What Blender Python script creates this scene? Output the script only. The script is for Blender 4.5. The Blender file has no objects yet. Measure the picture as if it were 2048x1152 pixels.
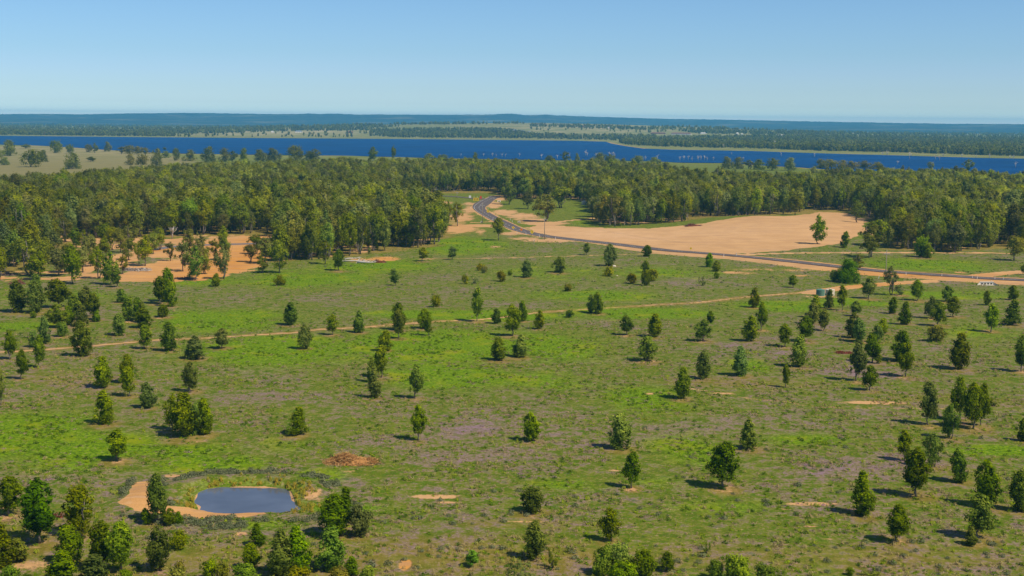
import bpy, math, random
import numpy as np
from mathutils import Matrix, Vector, Euler

scene = bpy.context.scene
COL = scene.collection
R = math.radians

# ------------------------------------------------------------------ camera, sky, sun, exposure
CAM_H = 70.0
F_PX = 2600.0                       # focal length in pixels of the 2048 px wide photograph
PITCH = math.atan((576 - 240) / F_PX)
ROLL = R(0.5)
cam_data = bpy.data.cameras.new('camera')
cam = bpy.data.objects.new('camera', cam_data)
COL.objects.link(cam)
cam_data.sensor_width = 36.0
cam_data.lens = 36.0 * F_PX / 2048.0
cam_data.clip_start = 1.0
cam_data.clip_end = 60000.0
CAM_ROT = Matrix.Rotation(math.pi / 2 - PITCH, 3, 'X') @ Matrix.Rotation(ROLL, 3, 'Z')
cam.matrix_world = Matrix.Translation((0, 0, CAM_H)) @ CAM_ROT.to_4x4()
scene.camera = cam
CR = np.array(CAM_ROT)

SUN_EL, SUN_AZ = R(52.0), R(123.0)     # azimuth clockwise from +Y
world = bpy.data.worlds.new('World')
scene.world = world
world.use_nodes = True
wn = world.node_tree
bg = wn.nodes['Background']
sky = wn.nodes.new('ShaderNodeTexSky')
sky.sky_type = 'NISHITA'
sky.sun_disc = False
sky.sun_elevation = SUN_EL
sky.sun_rotation = SUN_AZ
sky.altitude = 300
sky.air_density = 1.0
sky.dust_density = 0.3
sky.ozone_density = 2.5
tcw = wn.nodes.new('ShaderNodeTexCoord')
sepw = wn.nodes.new('ShaderNodeSeparateXYZ')
rampw = wn.nodes.new('ShaderNodeValToRGB')
mulw = wn.nodes.new('ShaderNodeMix'); mulw.data_type = 'RGBA'; mulw.blend_type = 'MULTIPLY'; mulw.inputs[0].default_value = 1.0
wn.links.new(tcw.outputs['Generated'], sepw.inputs[0])
wn.links.new(sepw.outputs['Z'], rampw.inputs[0])
SKY_TINT = [(0.0, (1.7, 1.95, 2.4)), (.005, (1.3, 1.68, 2.15)), (.011, (1.05, 1.38, 1.85)), (.022, (.92, 1.22, 1.68)), (.036, (.86, 1.14, 1.64)), (.05, (.80, 1.10, 1.52)), (.095, (.78, 1.08, 1.44)), (1.0, (.9, 1.0, 1.15))]
while len(rampw.color_ramp.elements) < len(SKY_TINT): rampw.color_ramp.elements.new(.5)
for e_, (p_, c_) in zip(rampw.color_ramp.elements, SKY_TINT):
    e_.position = p_; e_.color = (*c_, 1)
wn.links.new(sky.outputs[0], mulw.inputs[6])
wn.links.new(rampw.outputs[0], mulw.inputs[7])
wn.links.new(mulw.outputs[2], bg.inputs[0])
bg.inputs[1].default_value = 0.082
sun_d = bpy.data.lights.new('sun', 'SUN')
sun_d.energy = 5.0
sun_d.angle = R(0.5)
sun_d.color = (1.0, 0.885, 0.68)
sun = bpy.data.objects.new('sun', sun_d)
COL.objects.link(sun)
to_sun = Vector((math.sin(SUN_AZ) * math.cos(SUN_EL), math.cos(SUN_AZ) * math.cos(SUN_EL), math.sin(SUN_EL)))
sun.rotation_euler = (-to_sun).to_track_quat('-Z', 'Y').to_euler()
sun.location = (200, -100, 400)
vs = scene.view_settings
vs.view_transform = 'Standard'
vs.look = 'None'
vs.exposure = 0.0
vs.gamma = 1.0
cy = scene.cycles
cy.max_bounces = 6
cy.diffuse_bounces = 3
cy.glossy_bounces = 2
cy.transmission_bounces = 4
cy.transparent_max_bounces = 4
cy.volume_bounces = 1
cy.use_denoising = True
try:
    cy.denoiser = 'OPENIMAGEDENOISE'
    cy.denoising_input_passes = 'RGB_ALBEDO_NORMAL'
    cy.denoising_prefilter = 'ACCURATE'
except Exception:
    pass
cy.use_adaptive_sampling = False
cy.caustics_reflective = False
cy.caustics_refractive = False

# ------------------------------------------------------------------ small numpy tools
def vnoise(x, y, scale, seed=0):
    """smooth value noise 0..1 on world metres"""
    x = np.asarray(x, float) / scale + seed * 17.31
    y = np.asarray(y, float) / scale - seed * 9.77
    xi, yi = np.floor(x).astype(np.int64), np.floor(y).astype(np.int64)
    fx, fy = x - xi, y - yi
    fx, fy = fx * fx * (3 - 2 * fx), fy * fy * (3 - 2 * fy)
    def h(a, b):
        n = (a * 374761393 + b * 668265263 + seed * 2147001325) & 0xffffffff
        n = ((n ^ (n >> 13)) * 1274126177) & 0xffffffff
        return ((n ^ (n >> 16)) & 0xffff) / 65535.0
    return (h(xi, yi) * (1 - fx) + h(xi + 1, yi) * fx) * (1 - fy) + (h(xi, yi + 1) * (1 - fx) + h(xi + 1, yi + 1) * fx) * fy

def fbm(x, y, scale, seed=0, oct=3):
    s, a, t = 0, 1.0, 0
    for i in range(oct):
        s = s + a * vnoise(x, y, scale / 2 ** i, seed + i)
        t += a
        a *= 0.55
    return s / t

def sstep(a, b, x):
    t = np.clip((x - a) / (b - a), 0, 1)
    return t * t * (3 - 2 * t)

def ray(px, py):
    px, py = np.asarray(px, float), np.asarray(py, float)
    v = np.stack([(px - 1024) / F_PX, -(py - 576) / F_PX, -np.ones_like(px)], -1)
    return v @ CR.T

def flat(px, py, z=0.0):
    """pixel of the photograph -> ground point on level z"""
    d = ray(px, py)
    t = (z - CAM_H) / np.minimum(d[..., 2], -1e-4)
    return d[..., 0] * t, d[..., 1] * t

def poly_world(pts):
    p = np.array(pts, float)
    x, y = flat(p[:, 0], p[:, 1])
    return np.stack([x, y], -1)

def seg_dist(x, y, a, b):
    d = b - a
    L = max(float(d @ d), 1e-9)
    t = np.clip(((x - a[0]) * d[0] + (y - a[1]) * d[1]) / L, 0, 1)
    return np.hypot(x - (a[0] + t * d[0]), y - (a[1] + t * d[1]))

def line_dist(x, y, P):
    m = np.full(np.shape(x), 1e9)
    for i in range(len(P) - 1):
        m = np.minimum(m, seg_dist(x, y, P[i], P[i + 1]))
    return m

def inside(x, y, P):
    c = np.zeros(np.shape(x), bool)
    n = len(P)
    for i in range(n):
        a, b = P[i], P[(i + 1) % n]
        if a[1] == b[1]:
            continue
        c ^= ((a[1] > y) != (b[1] > y)) & (x < (b[0] - a[0]) * (y - a[1]) / (b[1] - a[1]) + a[0])
    return c

def sdf(x, y, P):
    """negative inside"""
    d = line_dist(x, y, np.vstack([P, P[:1]]))
    return np.where(inside(x, y, P), -d, d)

def smooth_line(pts, n=6):
    """Catmull-Rom through pixel points"""
    p = np.array(pts, float)
    p = np.vstack([2 * p[0] - p[1], p, 2 * p[-1] - p[-2]])
    out = []
    for i in range(1, len(p) - 2):
        for k in range(n):
            t = k / n
            a, b, c, d = p[i - 1], p[i], p[i + 1], p[i + 2]
            out.append(0.5 * ((2 * b) + (c - a) * t + (2 * a - 5 * b + 4 * c - d) * t * t + (3 * b - a - 3 * c + d) * t ** 3))
    out.append(p[-2])
    return np.array(out)

# ------------------------------------------------------------------ layout, read from the photograph
POND = poly_world([(388, 995), (392, 983), (403, 975), (430, 969), (480, 967.5), (540, 968), (570, 972), (583, 978), (588, 990), (592, 1003), (601, 1010), (594, 1017), (560, 1021), (500, 1021), (430, 1020), (396, 1014)])
BANK = poly_world([(268, 962), (300, 962), (300, 985), (304, 1003), (325, 1011), (360, 1014), (430, 1019), (520, 1017), (534, 1028), (490, 1036), (430, 1034), (400, 1038), (350, 1031), (300, 1026), (270, 1022), (238, 1006), (252, 994), (260, 975)])
ROAD_PX = smooth_line([(992, 393), (984, 397), (972, 403), (962, 410), (958, 417), (966, 425), (988, 437), (1015, 451), (1040, 462), (1065, 469), (1100, 475.5), (1158, 482), (1217, 488), (1295, 497.5), (1348, 504), (1447, 511.5), (1521, 518), (1626, 529.5), (1700, 538), (1800, 547), (1950, 557.5), (2048, 562.5), (2200, 569), (2400, 577)], 5)
ROAD = poly_world(ROAD_PX)
SIDE_ROAD = poly_world(smooth_line([(978, 399), (960, 398), (935, 395.5), (905, 393), (870, 391.5), (830, 391), (790, 391)], 4))
LEFT_ROAD = poly_world(smooth_line([(300, 501), (330, 496), (372, 492), (430, 489), (490, 487), (560, 485), (640, 483)], 4))
SAND = poly_world([(1052, 456), (1075, 452), (1100, 451), (1180, 456), (1300, 460), (1400, 457), (1480, 449), (1560, 438), (1640, 425), (1700, 426), (1732, 440), (1727, 465), (1715, 478), (1690, 489), (1650, 493), (1600, 498), (1540, 503), (1480, 507), (1447, 509), (1348, 501), (1250, 490), (1158, 480), (1100, 473), (1070, 466)])
CLEAR = poly_world([(150, 476), (250, 474), (330, 477), (420, 472), (545, 469), (552, 480), (535, 500), (530, 530), (500, 541), (470, 546), (440, 556), (350, 562), (250, 563), (100, 559), (-60, 562), (-60, 545), (60, 545), (120, 535), (150, 500)])
TRACKS = [  # (pixel line, width m, strength)
    ([(-60, 709), (0, 704), (39, 702), (91, 699), (188, 692), (231, 689), (319, 681), (371, 679), (456, 674), (516, 670), (595, 665), (623, 660), (690, 656), (732, 654), (781, 650), (835, 646), (884, 642), (975, 637), (1066, 626), (1140, 620.5), (1247, 614), (1308, 609), (1384, 605), (1445, 599), (1496, 593.5), (1550, 589), (1620, 583)], 1.5, 0.66),
    ([(840, 517), (1000, 515.5), (1100, 512.5), (1200, 510.5), (1280, 508), (1340, 506)], 3.6, 0.56),
    ([(1470, 510), (1540, 507), (1620, 505.5), (1700, 505), (1850, 504.5), (1960, 505.5), (2015, 507)], 5.0, .9),
    ([(1370, 775), (1440, 786), (1500, 796), (1580, 804), (1612, 810), (1700, 814), (1850, 816), (2100, 820)], .5, 0.50),
    ([(1100, 450), (1120, 443), (1180, 438), (1260, 432)], 4.0, 1.0),
    ([(1620, 585), (1680, 577), (1740, 571), (1800, 566), (1860, 563)], 8.0, 0.8),
    ([(2100, 540), (2010, 546), (1960, 552)], 9.0, 0.9),
    ([(900, 447), (940, 446), (980, 444)], 4.0, 0.7),
]
TRACKS = [(poly_world(smooth_line(p, 3)), w, s) for p, w, s in TRACKS]
MAIN_TRACK = TRACKS[0][0]

def blob_world(list_):
    out = []
    for cx, cy, rx, ry, a in list_:
        x, y = flat(cx, cy)
        x1, _ = flat(cx + rx, cy)
        _, y1 = flat(cx, cy - ry)
        out.append((float(x), float(y), abs(float(x1 - x)), abs(float(y1 - y)), a))
    return out
def blobs(x, y, list_):
    m = np.zeros(np.shape(x))
    for cx, cy, rx, ry, a in list_:
        m = np.maximum(m, a * np.exp(-(((x - cx) / rx) ** 2 + ((y - cy) / ry) ** 2) * 1.2))
    return m
LUSH = blob_world([(40, 870, 200, 50, 1), (200, 900, 200, 40, .9), (40, 652, 110, 12, .9), (440, 640, 190, 26, .9), (560, 700, 230, 34, .95), (360, 900, 140, 26, .8), (600, 880, 110, 30, .5),
    (420, 925, 150, 22, .9), (640, 950, 70, 18, .8), (620, 555, 160, 22, .8), (760, 530, 150, 18, .8), (920, 490, 110, 18, .95), (950, 630, 240, 12, 1), (860, 690, 260, 40, .9), (900, 750, 170, 34, .8), (1080, 690, 170, 34, .8),
    (1180, 590, 170, 14, .7), (1280, 625, 170, 14, 1), (1560, 612, 120, 12, 1), (1700, 603, 100, 10, .9), (1860, 590, 130, 10, .7), (1500, 730, 60, 20, .6), (1300, 800, 130, 40, .65), (1380, 900, 120, 40, .6), (1850, 528, 150, 14, .9), (2000, 900, 120, 14, .9),
    (1620, 880, 140, 20, .6), (1960, 665, 120, 22, .55), (1300, 960, 100, 30, .4), (1140, 965, 110, 18, .6), (700, 1015, 110, 16, .8), (1450, 1015, 200, 25, .5), (1260, 418, 160, 26, .5), (1210, 446, 90, 8, .6), (420, 560, 130, 14, .6), (1090, 760, 160, 30, .5), (100, 590, 250, 14, .5), (1620, 1100, 120, 30, .3), (500, 1050, 160, 16, .5), (1950, 590, 130, 14, .5), (1330, 545, 200, 15, .5), (1100, 545, 200, 22, .45)])
PURPLE = blob_world([(700, 885, 220, 40, .9), (960, 880, 240, 60, 1), (1280, 860, 260, 50, .8), (560, 780, 220, 40, .7), (450, 740, 120, 24, .6), (1530, 700, 190, 36, .95), (1720, 740, 200, 30, .9), (1560, 850, 260, 40, .8),
    (1700, 930, 250, 50, .9), (1900, 880, 160, 30, .6), (1640, 1020, 260, 26, .95), (1400, 1015, 120, 16, .7), (1150, 900, 140, 60, .7), (60, 960, 240, 24, .7), (800, 985, 160, 30, .5), (350, 960, 70, 14, .5), (1400, 560, 330, 26, .75), (1650, 545, 150, 16, .7), (850, 580, 260, 18, .65), (560, 600, 220, 14, .6), (60, 635, 100, 9, .7), (1150, 640, 260, 18, .55),
    (1650, 660, 100, 20, .8), (1880, 700, 130, 30, .6), (250, 625, 100, 12, .6), (1100, 800, 180, 30, .7), (1500, 970, 140, 30, .7), (360, 1000, 22, 8, 1), (1100, 940, 200, 30, .7), (1890, 515, 140, 8, .6)])
DRY = blob_world([(1000, 1110, 700, 55, .9), (1700, 1120, 500, 50, .75), (420, 1110, 260, 50, .8), (60, 1080, 240, 60, .9), (1050, 1050, 400, 20, .6), (1300, 1060, 300, 20, .5), (1950, 960, 180, 50, .6), (150, 760, 260, 30, .6), (1500, 765, 300, 20, .7), (1900, 800, 260, 24, .7), (950, 665, 160, 10, .5), (1960, 560, 180, 12, .7), (1800, 555, 200, 8, .5)])
SCALD = blob_world([(870, 991, 62, 6, .95), (900, 1003, 40, 3, .7), (1630, 1010, 70, 5, .95), (1440, 786, 34, 3.5, .9), (1300, 787, 16, 3, .8), (812, 1130, 18, 14, 1), (80, 1125, 130, 34, .5), (30, 1010, 60, 14, .5), (200, 1085, 60, 16, .5), (110, 1060, 60, 12, .6), (480, 1067, 22, 5, .9), (1750, 804, 90, 5, .8), (1950, 805, 90, 5, .5), (1050, 1042, 60, 3.5, .6), (1620, 1055, 26, 2.5, .8), (1230, 940, 20, 3, .7), (700, 940, 60, 6, .5), (520, 945, 26, 6, .9), (345, 950, 26, 4, .9), (560, 1000, 10, 6, .3), (625, 990, 26, 12, .8), (1590, 925, 40, 3, .5), (1480, 870, 30, 3, .4), (890, 470, 14, 6, .4), (390, 880, 60, 8, .45), (922, 434, 40, 13, .85), (915, 458, 56, 12, .9), (940, 418, 24, 12, .8), (1045, 432, 46, 10, .85), (990, 410, 24, 9, .85), (1090, 447, 60, 5, 1.1), (1030, 468, 50, 5, .8), (1100, 482, 80, 4, 1.0), (960, 452, 50, 4, .9), (860, 405, 60, 6, .8), (940, 408, 30, 5, .8), (1010, 425, 40, 9, .85), (1060, 440, 46, 9, .8), (1010, 398, 34, 5, .9), (720, 520, 44, 8, .7), (770, 517, 40, 6, 1), (990, 494, 20, 5, .7), (1050, 478, 60, 5, .7), (960, 465, 20, 12, .6), (1060, 388, 60, 4, .4), (1660, 1080, 30, 2, .5), (1570, 1020, 30, 2, .6), (1920, 545, 20, 3, .8), (800, 300, 1, 1, 0), (1475, 546, 60, 5, .7), (1600, 552, 120, 5, .5), (1560, 540, 200, 5, .55), (650, 500, 60, 16, .6), (1640, 592, 60, 4, .7), (1380, 470, 1, 1, 0), (1800, 480, 30, 12, .7), (1735, 470, 40, 10, .8), (640, 1000, 20, 10, .5)])
GOLD_PX = [(-120, 290), (0, 292), (100, 290), (230, 300), (300, 306), (400, 320), (360, 345), (200, 352), (0, 396), (-120, 396)]
GOLD = poly_world(GOLD_PX)
LAKE = poly_world([(-300, 268.5), (0, 271.5), (250, 274), (500, 276), (800, 278), (1000, 280), (1150, 281.5), (1212, 283.5), (1222, 287), (1250, 292), (1285, 297), (1350, 299.5), (1500, 302), (1650, 307), (1800, 311), (1950, 315.5), (2048, 317.5), (2400, 322),
    (2400, 350), (2100, 352), (1900, 350), (1750, 346), (1640, 338), (1600, 335), (1560, 333), (1540, 332), (1450, 326), (1350, 325), (1300, 322), (1100, 320), (900, 317), (700, 311.5), (500, 309), (400, 308), (300, 305), (230, 301), (100, 292), (0, 289), (-300, 284)])

hx, hy = flat(1545, 456)
MX, MY = float(hx), float(hy)
TOWN = (math.tan((1080 - 1024) / F_PX) * 7000, 7200.0)
BX, BY = [float(v) for v in flat(292, 992)]

PONDY = float(POND[:, 1].mean())
def Z(x, y):
    x, y = np.asarray(x, float), np.asarray(y, float)
    d = np.hypot(x, y)
    z = (fbm(x, y, 70, 3, 2) - .5) * 0.9 * sstep(120, 260, d) * (1 - sstep(900, 1500, d))
    z = z + (fbm(x, y, 9, 8, 2) - .5) * 0.18 * (1 - sstep(500, 800, d))
    # raised spoil on the sandy clearing
    z = z + 6.0 * np.exp(-(((x - MX) / 62) ** 2 + ((y - MY) / 85) ** 2))
    # road stands a little proud of the paddocks
    near = d < 1500
    if np.any(near):
        q = line_dist(x, y, ROAD[::2])
        z = z + 0.35 * (1 - sstep(4, 14, q))
        wob = fbm(x, y, 3, 5, 2)
        p = sdf(x, y, POND) + (wob - .5) * 1.8
        z = z + np.where(p < 22, -1.4 * (1 - sstep(-3.0, 1.2, p)) + (0.75 + .5 * wob) * (.22 + .78 * sstep(-3, 5, y - PONDY)) * sstep(.8, 3, p) * (1 - sstep(4, 9, p)), 0)
        z = z + 1.0 * np.exp(-(((x - BX) / 5) ** 2 + ((y - BY) / 9) ** 2))
    # low rise with the township, far across the lake
    z = z + 54 * np.exp(-(((x - TOWN[0]) / 1500) ** 2 + ((y - TOWN[1]) / 1250) ** 2)) * sstep(4900, 5600, y)
    z = z + 7 * sstep(2000, 2500, d) * (1 - sstep(2900, 3200, d)) * sstep(-380, -900, x) * 0
    return z

def ground(px, py):
    z = 0.0
    for _ in range(6):
        x, y = flat(px, py, z)
        z = Z(x, y)
    x, y, z = np.atleast_1d(x).astype(float), np.atleast_1d(y).astype(float), np.atleast_1d(z).astype(float)
    d = np.atleast_2d(ray(px, py))
    d = d / np.hypot(d[:, 0], d[:, 1])[:, None]
    fl = np.hypot(*[np.atleast_1d(v) for v in flat(px, py)])
    for i in np.where(fl > 4500)[0]:      # grazing rays: march to the first hit
        t = np.linspace(3500, 12000, 240)
        h = CAM_H + d[i, 2] * t - Z(d[i, 0] * t, d[i, 1] * t)
        k = np.argmax(h < 0)
        if h[k] < 0:
            k = max(k, 1)
            f = h[k - 1] / (h[k - 1] - h[k] + 1e-9)
            tt = t[k - 1] + f * (t[k] - t[k - 1])
            x[i], y[i] = d[i, 0] * tt, d[i, 1] * tt
            z[i] = Z(x[i], y[i])
    if np.ndim(px) == 0: return x[0], y[0], z[0]
    return x, y, z

def depth_of(x, y, z):
    """distance along the view axis"""
    return -(np.stack([x, y, z - CAM_H], -1) @ CR)[..., 2]

def project(x, y, z):
    c = np.stack([x, y, z - CAM_H], -1) @ CR
    return 1024 + F_PX * c[..., 0] / -c[..., 2], 576 - F_PX * c[..., 1] / -c[..., 2]

# ------------------------------------------------------------------ object helpers
def mesh_np(name, V, F, mats=(), fm=None, smooth=False):
    V = np.asarray(V, np.float32)
    F = np.asarray(F, np.int32)
    k = F.shape[1]
    me = bpy.data.meshes.new(name)
    me.vertices.add(len(V))
    me.vertices.foreach_set('co', V.ravel())
    me.loops.add(F.size)
    me.loops.foreach_set('vertex_index', F.ravel())
    me.polygons.add(len(F))
    me.polygons.foreach_set('loop_start', np.arange(0, F.size, k, dtype=np.int32))
    me.polygons.foreach_set('loop_total', np.full(len(F), k, np.int32))
    if fm is not None:
        me.polygons.foreach_set('material_index', np.asarray(fm, np.int32))
    me.polygons.foreach_set('use_smooth', np.full(len(F), smooth))
    for m in mats:
        me.materials.append(m)
    me.update(calc_edges=True)
    return me

def link(name, data, parent=None, loc=None):
    o = bpy.data.objects.new(name, data)
    COL.objects.link(o)
    if parent is not None:
        o.parent = parent
    if loc is not None:
        o.location = loc
    return o

def tag(o, label=None, cat=None, group=None, kind=None):
    if label: o['label'] = label
    if cat: o['category'] = cat
    if group: o['group'] = group
    if kind: o['kind'] = kind
    return o

class MB:
    """collects polygons (mixed sizes) into one mesh"""
    def __init__(s):
        s.v, s.f, s.m = [], [], []
    def add(s, V, F, m=0):
        b = len(s.v)
        s.v += [tuple(p) for p in V]
        s.f += [tuple(i + b for i in f) for f in F]
        s.m += [m] * len(F)
    def box(s, c, d, rz=0, m=0, bev=0.0, rx=0):
        x, y, z = d[0] / 2, d[1] / 2, d[2] / 2
        P = [Vector((a * x, b * y, e * z)) for e in (-1, 1) for a, b in ((-1, -1), (1, -1), (1, 1), (-1, 1))]
        M = Matrix.Rotation(rz, 3, 'Z') @ Matrix.Rotation(rx, 3, 'X')
        P = [M @ p + Vector(c) for p in P]
        s.add(P, [(3, 2, 1, 0), (4, 5, 6, 7), (0, 1, 5, 4), (1, 2, 6, 5), (2, 3, 7, 6), (3, 0, 4, 7)], m)
    def tube(s, pts, rad, n=6, m=0):
        pts = [Vector(p) for p in pts]
        if not hasattr(rad, '__len__'):
            rad = [rad] * len(pts)
        rings = []
        for i, p in enumerate(pts):
            d = (pts[min(i + 1, len(pts) - 1)] - pts[max(i - 1, 0)]).normalized()
            a = d.orthogonal().normalized() if abs(d.z) < .99 else Vector((1, 0, 0))
            if abs(d.z) >= .5: a = (Vector((1, 0, 0)) - d * d.x).normalized()
            b = d.cross(a)
            rings.append([p + (a * math.cos(2 * math.pi * k / n) + b * math.sin(2 * math.pi * k / n)) * rad[i] for k in range(n)])
        V = [q for r in rings for q in r]
        F = []
        for i in range(len(rings) - 1):
            for k in range(n):
                F.append((i * n + k, i * n + (k + 1) % n, (i + 1) * n + (k + 1) % n, (i + 1) * n + k))
        F.append(tuple(reversed(range(n))))
        F.append(tuple(range((len(rings) - 1) * n, len(rings) * n)))
        s.add(V, F, m)
    def mesh(s, name, mats, smooth=False):
        me = bpy.data.meshes.new(name)
        me.from_pydata(s.v, [], s.f)
        for m in mats: me.materials.append(m)
        me.polygons.foreach_set('material_index', s.m)
        me.polygons.foreach_set('use_smooth', [smooth] * len(s.f))
        me.update()
        return me
    def build(s, name, mats, parent=None, loc=None, smooth=False):
        return link(name, s.mesh(name, mats if isinstance(mats, (list, tuple)) else [mats], smooth), parent, loc)

# ------------------------------------------------------------------ materials
class NT:
    def __init__(s, name):
        s.mat = bpy.data.materials.new(name)
        s.mat.use_nodes = True
        s.t = s.mat.node_tree
        s.t.nodes.clear()
        s.out = s.t.nodes.new('ShaderNodeOutputMaterial')
    def n(s, kind, **kw):
        o = s.t.nodes.new('ShaderNode' + kind)
        ins = kw.pop('ins', {})
        for k, v in kw.items(): setattr(o, k, v)
        for k, v in ins.items(): s.set(o, k, v)
        return o
    def set(s, node, k, v):
        i = node.inputs[k]
        if hasattr(v, 'is_output') or isinstance(v, bpy.types.NodeSocket): s.t.links.new(v, i)
        elif isinstance(v, tuple) and len(v) == 3 and i.type == 'RGBA': i.default_value = (*v, 1)
        else: i.default_value = v
    def math(s, op, a, b=0.0, clamp=False):
        o = s.n('Math', operation=op, use_clamp=clamp)
        s.set(o, 0, a); s.set(o, 1, b)
        return o.outputs[0]
    def mix(s, f, a, b):
        o = s.n('Mix', data_type='RGBA', clamp_factor=True)
        s.set(o, 0, f); s.set(o, 6, a); s.set(o, 7, b)
        return o.outputs[2]
    def mul(s, a, b, f=1.0):
        o = s.n('Mix', data_type='RGBA', blend_type='MULTIPLY')
        s.set(o, 0, f); s.set(o, 6, a); s.set(o, 7, b)
        return o.outputs[2]
    def ss(s, x, a, b):
        o = s.n('MapRange', interpolation_type='SMOOTHSTEP')
        s.set(o, 0, x); o.inputs[1].default_value = a; o.inputs[2].default_value = b
        return o.outputs[0]
    def noise(s, vec, scale, det=2, rough=.5):
        o = s.n('TexNoise', ins={'Scale': scale, 'Detail': det, 'Roughness': rough})
        if vec is not None: s.set(o, 'Vector', vec)
        return o.outputs[0]
    def attr(s, name, typ='GEOMETRY'):
        return s.n('Attribute', attribute_name=name, attribute_type=typ)
    def bsdf(s, col, rough=.8, spec=.3, metal=0.0, normal=None):
        b = s.n('BsdfPrincipled', ins={'Base Color': col, 'Roughness': rough, 'Specular IOR Level': spec, 'Metallic': metal})
        if normal is not None: s.set(b, 'Normal', normal)
        s.t.links.new(b.outputs[0], s.out.inputs[0])
        return s.mat

def plain(name, col, rough=.8, spec=.3, metal=0.0, var=.12, scale=3.0):
    m = NT(name)
    tc = m.n('TexCoord').outputs['Object']
    n = m.noise(tc, scale, 3, .6)
    c = m.mix(n, tuple(c * (1 - var) for c in col), tuple(min(1, c * (1 + var)) for c in col))
    return m.bsdf(c, rough, spec, metal)

def leaf_mat(name, dark, mid, light, inst=False, trans=.42):
    m = NT(name)
    geo = m.n('NewGeometry')
    oi = m.n('ObjectInfo')
    tc = m.n('TexCoord').outputs['Object']
    isl = geo.outputs['Random Per Island']
    clump = m.noise(tc, .55, 1)
    f = m.math('ADD', m.math('MULTIPLY', isl, .55), m.math('MULTIPLY', m.ss(clump, .3, .7), .45))
    c = m.mix(m.ss(f, -.35, .5), dark, mid)
    c = m.mix(m.ss(f, .45, 1.15), c, light)
    # whole-tree variation in hue and value
    r = oi.outputs['Random']
    hs = m.n('HueSaturation')
    m.set(hs, 'Color', c)
    m.set(hs, 'Hue', m.math('ADD', .485, m.math('MULTIPLY', r, .03)))
    r2 = m.math('FRACT', m.math('MULTIPLY', r, 7.13))
    m.set(hs, 'Saturation', m.math('ADD', .82, m.math('MULTIPLY', r2, .34)))
    r3 = m.math('FRACT', m.math('MULTIPLY', r, 31.7))
    v = m.math('ADD', .72, m.math('MULTIPLY', r3, .6))
    if inst:
        v = m.math('MULTIPLY', v, m.math('ADD', .55, m.attr('tint', 'INSTANCER').outputs['Fac']))
    m.set(hs, 'Value', v)
    col = m.mul(hs.outputs[0], oi.outputs['Color'])
    d = m.n('BsdfDiffuse', ins={'Color': col})
    t = m.n('BsdfTranslucent', ins={'Color': m.mix(.5, col, m.mul(col, (1.0, 1.25, .5)))})
    mx = m.n('MixShader', ins={0: trans})
    m.t.links.new(d.outputs[0], mx.inputs[1]); m.t.links.new(t.outputs[0], mx.inputs[2])
    m.t.links.new(mx.outputs[0], m.out.inputs[0])
    return m.mat

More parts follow.
